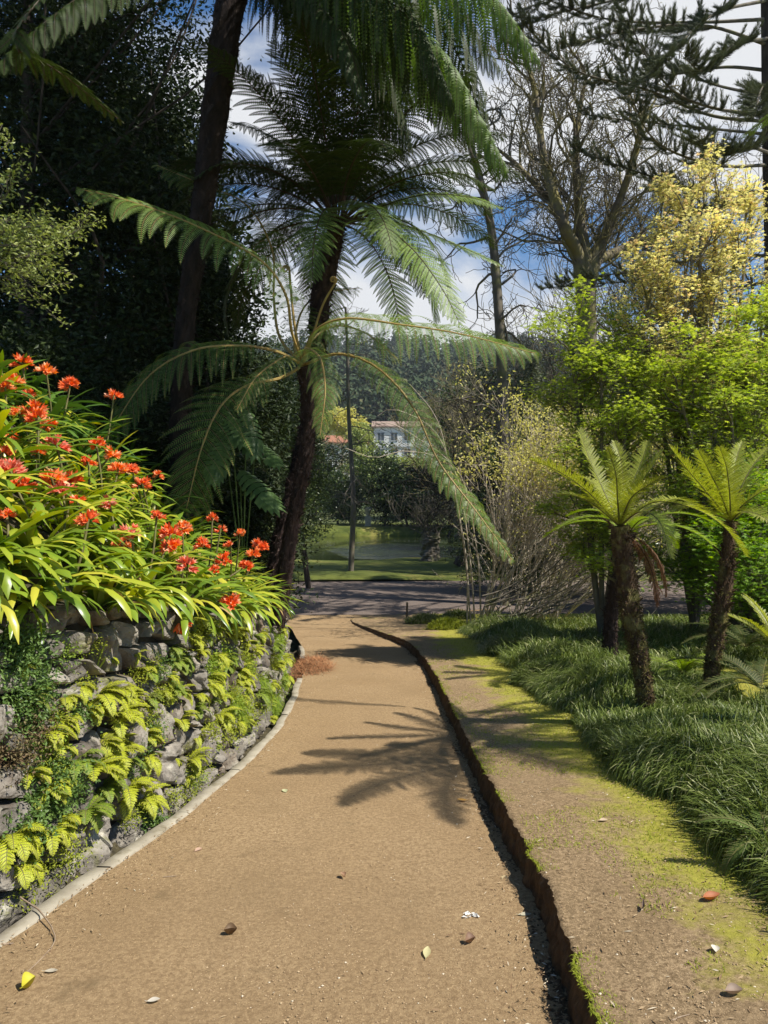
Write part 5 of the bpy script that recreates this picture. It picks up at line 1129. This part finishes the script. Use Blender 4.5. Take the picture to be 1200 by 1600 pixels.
# shrubs round the pond and beyond
mid = [
    ('glossy dark camellia bush by the left end of the lawn', 482, 26, [((P(470, 760, 26)), (1.15, 1.2, 2.2)), (P(440, 640, 26), (1.5, 1.2, 2.6))], 26000, .12, .055, 'leaf_shrub'),
    ('rounded dark green shrub on the far bank in the middle', 640, 62, [(P(640, 768, 62), (3.6, 2, 2.6)), (P(600, 745, 65), (2.5, 2, 2.6))], 11000, .28, .15, 'leaf_shrub'),
    ('dark weeping shrub on the far bank behind the stump', 700, 58, [(P(715, 775, 58), (3.2, 2, 2.8)), (P(760, 740, 60), (3, 2, 4))], 12000, .26, .13, 'leaf_dark'),
    ('light green shrub below the white house', 650, 84, [(P(640, 745, 84), (4.6, 2.5, 2.6)), (P(600, 750, 84), (3, 2, 2.2))], 9000, .4, .2, 'leaf_bright'),
    ('yellow-green tree between the two houses', 565, 96, [(P(563, 700, 96), (1.5, 2.5, 3.4)), (P(572, 725, 94), (3.0, 2.5, 2.0))], 9000, .42, .22, 'leaf_bright'),
    ('dark tree at the left behind the camellia', 490, 72, [(P(500, 740, 72), (3.6, 2, 3.4)), (P(460, 700, 72), (2.8, 2, 4))], 10000, .3, .16, 'leaf_dark'),
    ('dense dark shrub filling behind the bare shrub stems', 800, 26, [(P(790, 850, 25), (1.9, 1.0, 1.8)), (P(860, 830, 24), (2.0, 1, 2.0))], 18000, .12, .055, 'leaf_shrub'),
    ('dark evergreen shrub behind the short tree ferns', 960, 19, [(P(950, 800, 19), (1.6, .9, 1.5)), (P(1040, 780, 18.5), (1.5, .9, 1.6))], 18000, .1, .05, 'leaf_shrub'),
    ('dark evergreen shrub deep behind the low maple', 1130, 19, [(P(1130, 760, 19), (1.7, 1, 1.8)), (P(1210, 800, 18), (1.5, 1, 2.2))], 18000, .1, .05, 'leaf_dark'),
    ('olive tree right of the pond under the bare branches', 780, 44, [(P(790, 700, 44), (3.2, 2, 3.0)), (P(850, 730, 42), (3, 2, 3.6))], 13000, .2, .1, 'leaf_shrub'),
    ('tall dark tree behind the slender trunk', 900, 50, [(P(900, 690, 50), (4, 2, 4.4)), (P(980, 680, 50), (4, 2, 5.0))], 13000, .24, .12, 'leaf_shrub'),
    ('broad dark tree closing the view at the right', 1100, 46, [(P(1080, 680, 46), (5, 2, 5)), (P(1190, 650, 46), (4, 2, 6))], 14000, .24, .12, 'leaf_dark'),
    ('dark clipped shrub on the far bank just right of the urn', 600, 63, [(P(606, 772, 63), (2.2, 1.5, 2.9))], 6000, .26, .13, 'leaf_dark'),
    ('broad dark hedge-like shrub on the far bank left of the stump', 660, 63, [(P(655, 780, 63), (2.8, 1.5, 2.6))], 8000, .26, .13, 'leaf_dark'),
    ('dark shrub on the far bank right of the stump', 740, 63, [(P(745, 775, 63), (3.8, 1.5, 3.2))], 8000, .26, .13, 'leaf_dark'),
    ('olive green shrub beyond the far bank left of the urn', 550, 66, [(P(540, 775, 66), (2.6, 1.5, 2.4))], 6000, .26, .13, 'leaf_shrub'),
    ('grey-green evergreen tree just right of the white house', 700, 62, [(P(712, 650, 62), (2.6, 2, 3.4)), (P(735, 690, 62), (3.0, 2, 3.4))], 12000, .26, .13, 'leaf_shrub'),
    ('dark evergreen tree behind the slender trunk near the hill', 780, 58, [(P(775, 620, 58), (3.4, 2, 3.2)), (P(820, 650, 58), (3.0, 2, 3.8))], 12000, .26, .13, 'leaf_dark'),
    ('small ochre leafed tree above the red roofed house', 530, 118, [(P(528, 655, 118), (2.8, 2, 2.8)), (P(556, 672, 118), (2.0, 2, 2.2))], 5000, .5, .25, 'hazel_leaf'),
    ('bushy green shrub at the left side of the far bank', 530, 66, [(P(520, 775, 66), (2.6, 1.5, 2.2))], 6000, .26, .13, 'leaf_shrub'),
]
for i, (lab, x, Y_, cr, nl, lf, lw, mm) in enumerate(mid):
    bb = P(x, 800, Y_); bb[2] = float(zp(Y_)) if Y_ > 22 else G(x, Y_)
    broadleaf('tree' if 'tree' in lab else 'shrub', lab, 'tree' if 'tree' in lab else 'shrub', bb, 3, [(tuple(c), r) for c, r in cr], nl, lf, lw, M[mm], M['bark_dark'], i, r0=0.12, group='trees and shrubs round the pond')

# forest on the hill
mb = MB(); nT = 3800; Yt = rng.uniform(230, 640, nT) ; Xt = (rng.random(nT) - 0.5) * 1.15 * Yt; ZT = zp(Yt) + fbm(Xt / 60, Yt / 60, 2) * 14 - 2
H_ = rng.uniform(9, 20, nT); con = rng.random(nT) < 0.6; nq = 70
Rr = np.where(con, H_ * 0.22, H_ * 0.38)
u = rng.random((nT, nq)); a = rng.random((nT, nq)) * TAU
rad = np.where(con[:, None], (1 - u) * Rr[:, None], np.sin(np.clip(u, 0.05, 1) * math.pi) ** 0.6 * Rr[:, None]) * rng.uniform(0.7, 1.1, (nT, nq))
pos = np.stack([Xt[:, None] + rad * np.cos(a), Yt[:, None] + rad * np.sin(a), ZT[:, None] + H_[:, None] * (0.12 + 0.9 * u)], -1).reshape(-1, 3)
d = nrm(np.stack([np.cos(a), np.sin(a), -0.5 + 0 * a], -1).reshape(-1, 3) + rdir(nT * nq) * 0.5)
kites(mb, pos, d, rdir(nT * nq) + [0, 0, 1.0], rng.uniform(1.3, 3.0, nT * nq), rng.uniform(1.0, 2.2, nT * nq))
tag(mb.build('hill_forest', M['hill_tree']), 'far wooded hillside of dark conifers and broadleaf trees', 'forest', kind='stuff')

# ------------------------------------------------------------------ houses
def box(mb, x0, x1, y0, y1, z0, z1, m=0):
    v = [(x, y, z) for x in (x0, x1) for y in (y0, y1) for z in (z0, z1)]
    mb.add(v, [[0, 1, 3, 2], [4, 6, 7, 5], [0, 4, 5, 1], [2, 3, 7, 6], [0, 2, 6, 4], [1, 5, 7, 3]], m=m)
M['plaster'] = solid('plaster', (0.66, 0.65, 0.60), (0.76, 0.75, 0.71), 0.5, 0.9, 0.2, 0.01)
M['tile'] = solid('roof_tile', (0.26, 0.12, 0.07), (0.38, 0.17, 0.10), 3, 0.85, 0.8, 0.05, sc=(8, 1, 1))
M['tile_grey'] = solid('roof_tile_faded', (0.24, 0.17, 0.13), (0.33, 0.24, 0.19), 3, 0.85, 0.8, 0.05, sc=(8, 1, 1))
m, t_, o_ = mat('window_glass'); p = N(t_, 'ShaderNodeBsdfPrincipled'); p.inputs['Base Color'].default_value = (0.05, 0.06, 0.07, 1); p.inputs['Roughness'].default_value = 0.1; t_.links.new(p.outputs[0], o_.inputs[0]); M['glass'] = m
M['trimgrey'] = solid('trim_grey', (0.38, 0.39, 0.39), (0.46, 0.47, 0.47), 2, 0.7, 0.1, 0.01)
def house(label, x, y, Yh, w, dp, st, roof, wins, rm, zb=None):
    c = P(x, y, Yh); b = c.copy(); o = thing('house', label, 'house', b)
    x0, x1 = b[0], b[0] + w; y0, y1 = Yh, Yh + dp; z0 = b[2] - 3; z1 = b[2] + st
    mb = MB(); box(mb, x0, x1, y0, y1, z0, z1); mb.build('wall', M['plaster'], o)
    mb = MB(); e = 0.45; ym = (y0 + y1) / 2; zr = z1 + roof
    for (ya, yb) in ((y0 - e, ym), (y1 + e, ym)):
        v = [(x0 - e, ya, z1), (x1 + e, ya, z1), (x1 + e, yb, zr), (x0 - e, yb, zr)]
        v += [(a, b_, c_ + 0.18) for a, b_, c_ in v]
        mb.add(v, [[0, 1, 2, 3], [4, 7, 6, 5], [0, 4, 5, 1], [1, 5, 6, 2], [3, 2, 6, 7], [0, 3, 7, 4]])
    mb.add([(x0, y0, z1), (x0, y1, z1), (x0, ym, zr - .05)], t=[[0, 1, 2]]); mb.add([(x1, y0, z1), (x1, y1, z1), (x1, ym, zr - .05)], t=[[0, 1, 2]])
    mb.build('roof', rm, o)
    mb = MB(); box(mb, x0 - 0.12, x1 + 0.12, y0 - 0.14, y0 - 0.002, b[2] - 0.12 + st * 0.32, b[2] + 0.12 + st * 0.32); mb.build('string_course', M['trimgrey'], o)
    for (wx, wz, ww, wh) in wins:
        mb = MB(); f = 0.12
        for (a, b2, c2, d2) in ((wx - f, wx, wz - f, wz + wh + f), (wx + ww, wx + ww + f, wz - f, wz + wh + f), (wx, wx + ww, wz - f, wz), (wx, wx + ww, wz + wh, wz + wh + f), (wx + ww / 2 - .04, wx + ww / 2 + .04, wz, wz + wh)):
            box(mb, x0 + a, x0 + b2, y0 - 0.10, y0 - 0.003, b[2] + c2, b[2] + d2)
        wn = mb.build('window', M['trimgrey'], o); gl = MB(); box(gl, x0 + wx, x0 + wx + ww, y0 - 0.05, y0 - 0.004, b[2] + wz, b[2] + wz + wh)
        go = gl.build('pane', M['glass'], o); go.parent = wn
house('white two-storey house with faded brown roof on the slope beyond the pond', 584, 712, 140, 13, 8, 5.6, 1.4, [(0.8 + 2.6 * k, 3.0, 1.2, 1.5) for k in range(5)] + [(0.8 + 2.6 * k, 0.2, 1.2, 1.2) for k in range(5)], M['tile_grey'])
house('low white house with orange-red tiled roof at the left of the gap', 508, 722, 130, 7.5, 7, 3.4, 1.6, [(1.2, 0.9, 1.2, 1.2), (4.6, 0.9, 1.2, 1.2)], M['tile'])

# stone urn on the far bank
b = P(575, 830, 62.3); b[2] = float(zp(62)) + 0.6; o = thing('garden_urn', 'small pale stone urn on a pedestal at the far edge of the pond', 'urn', b)
def lathe(mb, b, prof, n=16):
    a = np.arange(n) / n * TAU; r = np.array([[b[0] + q * math.cos(x), b[1] + q * math.sin(x), b[2] + z] for q, z in prof for x in a]).reshape(len(prof), n, 3)
    i = np.arange(len(prof) * n).reshape(len(prof), n); mb.add(r, np.stack([i[:-1], np.roll(i[:-1], -1, 1), np.roll(i[1:], -1, 1), i[1:]], -1).reshape(-1, 4))
mb = MB(); lathe(mb, b, [(0.02, 1.7), (0.36, 1.68), (0.38, 1.6), (0.28, 1.45), (0.22, 1.1), (0.12, 1.0), (0.2, 0.92)]); mb.build('urn', M['concrete'], o, smooth=True)
mb = MB(); box(mb, b[0] - .25, b[0] + .25, b[1] - .25, b[1] + .25, b[2] + 0.1, b[2] + .92); box(mb, b[0] - .33, b[0] + .33, b[1] - .33, b[1] + .33, b[2] - .3, b[2] + .098); mb.build('pedestal', M['concrete'], o)

# wooden peg by the road
b = P(636, 958, 18.9); b[2] = gz(b[0], b[1]) - 0.03; o = thing('wooden_post', 'small grey wooden post standing at the tip of the bank', 'post', b); mb = MB()
trunk_mesh(mb, [b, b + [0.0, 0, 0.25], b + [0.005, 0, 0.46]], [0.032, 0.03, 0.03], sides=10, n=12, rough=0.05); lathe(mb, b + [0.005, 0, 0.455], [(0.03, 0), (0.02, 0.012), (0.001, 0.014)], 10)
mb.build('post', M['bark_grey'], o)

# ------------------------------------------------------------------ ferns and cycad at the right edge
def rosette(name, label, cat, c, n, e0, D, Ln, w, mm, npin=30, npu=8, pd=0.15, gap=0.55, **kw):
    c = np.array(c, float); o = thing(name, label, cat, c)
    for i in range(n):
        az = i * 2.4 + R.uniform(-.2, .2); ct = arch(c, az, R.uniform(*e0), Ln * R.uniform(0.8, 1.15), D * R.uniform(.8, 1.2))
        mb = MB(); frond_mesh(mb, ct, w, npin=npin, npu=npu, t0=0.1, pdroop=pd, rr=0.005, fill=gap, **kw); mb.build('frond', [mm, M['stipe_green']], o)
def gp(x, y, Y_, dz=0.0):
    p_ = P(x, y, Y_); p_[2] = gz(p_[0], p_[1]) + dz; return p_
rosette('ground_fern', 'dark spiky fern sprawling at the right edge past the slim trunk', 'fern', gp(1190, 1090, 6.2, 0.15), 13, (5, 60), 60, 0.75, 0.10, M['fern_dark'], lean=0.2)
rosette('ground_fern', 'bright yellow-green fern upright at the right edge', 'fern', gp(1215, 1040, 7.6, 0.2), 10, (50, 85), 40, 0.8, 0.12, M['fern_yellow'], lean=0.2)
rosette('ground_fern', 'small bright fern at the feet of the two short tree ferns', 'fern', gp(1068, 1065, 7.0, 0.18), 11, (25, 75), 70, 0.42, 0.09, M['wallfern2'])
rosette('ground_fern', 'feathery green fern at the lower right corner of the grass', 'fern', gp(1200, 1370, 3.25, 0.12), 12, (10, 60), 90, 0.30, 0.06, M['fern_mid'], npin=24)
rosette('ground_fern', 'shadowed fern between the slim trunk and the right edge', 'fern', gp(1165, 1010, 8.2, 0.2), 12, (20, 65), 70, 0.7, 0.12, M['fern_dark'])

# pile of dry fronds on the path edge
b = P(487, 1055, 10.7); b[2] = float(zp(10.7)); o = thing('dry_frond_pile', 'heap of dry reddish-brown fronds at the path edge by the wall end', 'dead fronds', b); mb = MB()
n = 1500; a = rng.random(n) * TAU; q = np.sqrt(rng.random(n)); base = np.stack([b[0] + 0.02 + q * np.cos(a) * 0.30, b[1] + q * np.sin(a) * 0.75, b[2] + 0.005 + 0.16 * (1 - q ** 1.5) * rng.random(n)], -1)
d = nrm(np.stack([rng.normal(0, 1, n), rng.normal(0.3, 1, n), rng.normal(0.1, 0.25, n)], -1))
blades(mb, base, d, rng.uniform(0.08, 0.22, n), np.full(n, 0.007), rng.uniform(0.05, 0.5, n), seg=3)
mb.build('fronds', [M['drypile']], o)

# ------------------------------------------------------------------ small things lying about
def on_path(x, y):
    Yv = 1.6 / ((y - 770) / 1110 - 0.1); return np.array([(x - 600) / 1110 * Yv, Yv, -0.1 * Yv])
def on_bank(x, y):
    Yv = np.linspace(2, 12, 400); zz = 1.6 - (y - 770) / 1110 * Yv; k = np.argmin(np.abs(zz - bank_z((x - 600) / 1110 * Yv, Yv))); X0 = (x - 600) / 1110 * Yv[k]; return np.array([X0, Yv[k], float(bank_z(X0, Yv[k]))])
def litter(p_, ln, wd, az, col, label, curl=0.3, name='fallen_leaf'):
    m_ = LM.setdefault(col, leafmat('litter_%d' % len(LM), tuple(a * 0.85 for a in col), col, trans=0.2, rough=0.6)); mb = MB(); n = 9; u = np.linspace(0, 1, n)
    d = np.array([math.cos(az), math.sin(az), 0]); s = np.array([-math.sin(az), math.cos(az), 0]); w = wd / 2 * np.sin(np.clip(u, 0.02, 0.98) * math.pi) ** 0.8
    c = p_ + d * ((u - 0.5) * ln)[:, None] + np.array([0, 0, 1.0]) * (0.006 + curl * ln * (u - 0.5) ** 2)[:, None]
    v = np.stack([c - s * w[:, None] + [0, 0, 1] * (w * curl * 1.6)[:, None], c, c + s * w[:, None] + [0, 0, 1] * (w * curl * 1.9)[:, None]], 1); grid(mb, v)
    tubes(mb, np.array([c[0] + d * -ln * 0.18 + [0, 0, 0.004], c[0]]), np.array([0.0012, 0.0012]), 4)
    ob = mb.build(name, m_, smooth=True); tag(ob, label, 'leaf')
LM = {}
litter(on_path(667, 1492), 0.075, 0.032, 1.4, (0.55, 0.50, 0.26), 'pale yellow leaf lying flat on the path towards the bank')
litter(on_path(45, 1545), 0.06, 0.045, 1.2, (0.55, 0.50, 0.04), 'bright yellow curled leaf in the lower left corner of the path', 1.2)
litter(on_path(360, 1462), 0.055, 0.03, 0.2, (0.16, 0.10, 0.05), 'dark brown rolled leaf in the middle of the path', 1.5)
litter(on_path(536, 1371), 0.045, 0.03, 2.0, (0.36, 0.22, 0.13), 'small brown curled leaf on the path further up the middle', 0.8)
litter(on_path(735, 1475), 0.05, 0.035, 0.5, (0.22, 0.13, 0.08), 'brown curled leaf near the earth step', 1.1)
litter(on_path(80, 1521), 0.05, 0.02, 0.1, (0.45, 0.40, 0.30), 'pale dry leaf scrap beside the bent twig', 0.4)
litter(on_path(240, 1567), 0.045, 0.022, 0.3, (0.52, 0.47, 0.38), 'whitish leaf scrap at the bottom edge of the path', 0.4)
litter(on_path(310, 1330), 0.045, 0.03, 0.9, (0.52, 0.34, 0.24), 'pinkish brown leaf near the kerb')
litter(on_path(722, 1252), 0.07, 0.03, 2.9, (0.50, 0.28, 0.07), 'orange leaf on the path beside the step in the fern shade')
litter(on_path(445, 1238), 0.06, 0.04, 1.9, (0.5, 0.5, 0.28), 'pale green leaf on the path near the bend of the kerb')
litter(on_bank(1112, 1407), 0.085, 0.035, 0.3, (0.42, 0.15, 0.06), 'rusty red leaf on the moss of the bank', 0.8)
litter(on_bank(1147, 1553), 0.06, 0.032, 0.1, (0.30, 0.22, 0.16), 'brown leaf on the bare earth in the lower right corner', 0.9)
litter(on_bank(943, 1284), 0.05, 0.028, 0.2, (0.55, 0.42, 0.28), 'tan leaf on the middle of the bank')
litter(on_bank(1118, 1490), 0.04, 0.03, 1.2, (0.66, 0.6, 0.5), 'small pale leaf on the bank above the corner', 0.5)
litter(on_bank(1005, 1420), 0.06, 0.012, 1.2, (0.12, 0.08, 0.06), 'thin dark dry leaf standing on the bank', 1.2)
litter(on_path(788, 1375), 0.05, 0.03, 1.2, (0.42, 0.33, 0.18), 'dull leaf in the shade at the foot of the step')
litter(on_path(820, 1432), 0.06, 0.025, 0.1, (0.45, 0.42, 0.3), 'greyish leaf at the foot of the step nearer the camera')
# crumpled white petals
b = on_path(732, 1433); mb = MB(); n = 16; kites(mb, b + rng.normal(size=(n, 3)) * [0.018, 0.012, 0.004] + [0, 0, 0.006], rdir(n) * [1, 1, 0.4], rdir(n) + [0, 0, 1.0], 0.024, 0.018)
tag(mb.build('fallen_petals', M['daisy']), 'crumpled white petals lying on the path near the step', 'petals')
M['twig'] = solid('twig_bark', (0.20, 0.14, 0.09), (0.33, 0.25, 0.17), 30, 0.85, 0.5, 0.002)
def twig(pts, r, label):
    c = spline(pts, 24) + [0, 0, r]; c[:, 0] += 0.004 * rng.normal(size=24).cumsum() * 0.4; mb = MB(); tubes(mb, c, np.linspace(r, r * 0.5, 24), 6); tag(mb.build('twig', M['twig'], smooth=True), label, 'twig')
twig([on_path(32, 1420) + [0, 0, 0.05], on_path(62, 1436) + [0, 0, 0.03], on_path(84, 1470) + [0, 0, 0.01], on_path(62, 1500), on_path(40, 1522)], 0.0042, 'long bent twig lying over the kerb at the lower left')
twig([on_path(355, 1326), on_path(380, 1320)], 0.0025, 'short pale twig on the path near the kerb')
twig([on_path(255, 1371), on_path(275, 1369)], 0.0025, 'short brown twig on the path left of centre')
twig([on_bank(1050, 1598), on_bank(1080, 1588)], 0.003, 'straw coloured twig at the bottom edge of the bank')
twig([on_path(0, 1478), on_path(20, 1476)], 0.006, 'stub of a twig on the kerb at the left edge')

# pebbles and crumbs on path and bank
def pebbles(n, xy, z, s, m, name, label):
    mb = MB(); o8 = np.array([[1, 0, 0], [-1, 0, 0], [0, 1, 0], [0, -1, 0], [0, 0, 1.0], [0, 0, -1]]); tri = np.array([[0, 2, 4], [2, 1, 4], [1, 3, 4], [3, 0, 4], [2, 0, 5], [1, 2, 5], [3, 1, 5], [0, 3, 5]])
    sz = (s * rng.uniform(0.35, 1.2, n) ** 2.2)[:, None, None]; v = o8[None] * sz * rng.uniform(0.6, 1.2, (n, 6, 1)) * [1, 1, 0.6] + np.stack([xy[0], xy[1], z + sz[:, 0, 0] * 0.15], -1)[:, None]
    mb.add(v, t=(tri[None] + np.arange(n)[:, None, None] * 6).reshape(-1, 3)); tag(mb.build(name, m, smooth=False), label, 'gravel', kind='stuff')
M['crumb'] = leafmat('crumb', (0.24, 0.16, 0.085), (0.46, 0.34, 0.2), (0.62, 0.54, 0.4), 0.94, trans=0.0, rough=0.9, spec=0.1)
n = 16000; y = 2.2 + 10 * rng.random(n) ** 1.8; e = rng.random(n); e = np.where(rng.random(n) < 0.5, e, np.where(rng.random(n) < 0.5, e ** 4, 1 - e ** 4)); x = xL(y) + (xR(y) - xL(y)) * e
pebbles(n, (x, y), zp(y), 0.0042, M['crumb'], 'gravel', 'fine grit and crumbs scattered on the dirt path')
n = 9000; y = 2.2 + 8 * rng.random(n) ** 1.8; x = xR(y) + 0.06 + 1.1 * rng.random(n)
pebbles(n, (x, y), bank_z(x, y), 0.0042, M['crumb'], 'gravel', 'fine grit and crumbs scattered on the bank')

# straws, needles and leaf bits gathered along the edges
M['straw'] = leafmat('straw', (0.18, 0.11, 0.06), (0.42, 0.31, 0.18), (0.6, 0.52, 0.38), 0.9, trans=0.1, rough=0.85, spec=0.1)
def bits(n, x, y, z, lmin, lmax, wd, label, name='leaf_litter'):
    mb = MB(); d = rdir(n); d[:, 2] *= 0.12; kites(mb, np.stack([x, y, z + 0.004], -1), d, rdir(n) * 0.5 + [0, 0, 1.0], rng.uniform(lmin, lmax, n), wd * rng.uniform(0.5, 1.5, n)); tag(mb.build(name, M['straw']), label, 'litter', kind='stuff')
n = 3600; y = 2.2 + 14 * rng.random(n) ** 1.5; e = rng.random(n); w_ = rng.random(n); e = np.where(w_ < 0.42, 0.16 * e ** 2, np.where(w_ < 0.8, 1 - 0.10 * e ** 2, e))
x = xL(y) + (xR(y) - xL(y)) * e; bits(n, x, y, zp(y) + 0.012 * (w_ < 0.8), 0.006, 0.035, 0.005, 'dry straws and leaf bits gathered along the edges of the path')
n = 2400; y = 2.2 + 12 * rng.random(n) ** 1.5; x = xR(y) + 0.06 + 1.3 * rng.random(n) ** 0.8; bits(n, x, y, bank_z(x, y) + 0.002, 0.006, 0.04, 0.005, 'dry straws and leaf bits strewn over the bank')
# crumbled clods at the foot of the cut step, moss creeping over its lip
n = 5200; y = 2.2 + 13 * rng.random(n) ** 1.6; x = xR(y) + 0.028 - 0.075 * rng.random(n) ** 1.8; pebbles(n, (x, y), zp(y), 0.011, M['riser'], 'clods', 'crumbled earth clods along the foot of the cut step')
n = 16000; y = 2.0 + 15 * rng.random(n) ** 1.5; k_ = fbm(y * 1.7, y * 0, 41, 3) > 0.0; y = y[k_]; n = len(y); x = xR(y) + 0.052 + 0.10 * rng.random(n) ** 1.5 + 0.02 * fbm(y * 16, y * 0, 4, 4)
mb = MB(); blades(mb, np.stack([x, y, bank_z(x, y) - 0.004], -1), nrm(rdir(n) * 0.7 + [-0.5, 0, 0.7]), rng.uniform(0.008, 0.026, n), np.full(n, 0.003), rng.uniform(0.5, 1.8, n), seg=2)
tag(mb.build('moss_grass', M['moss_blade']), 'short moss and grass creeping over the lip of the cut step', 'moss', kind='stuff')

for o in ROOTS:
    if '_w' in o: del o['_w']
print('objects', len(bpy.data.objects), 'polys', sum(len(m.polygons) for m in bpy.data.meshes))

m, t_, o_ = mat('haze'); pv = N(t_, 'ShaderNodeVolumePrincipled'); pv.inputs['Color'].default_value = (0.82, 0.88, 0.95, 1); pv.inputs['Density'].default_value = 0.00022; t_.links.new(pv.outputs[0], o_.inputs['Volume'])
mb = MB(); box(mb, -760, 760, -80, 920, -4, 190); tag(mb.build('haze', m), kind='stuff')
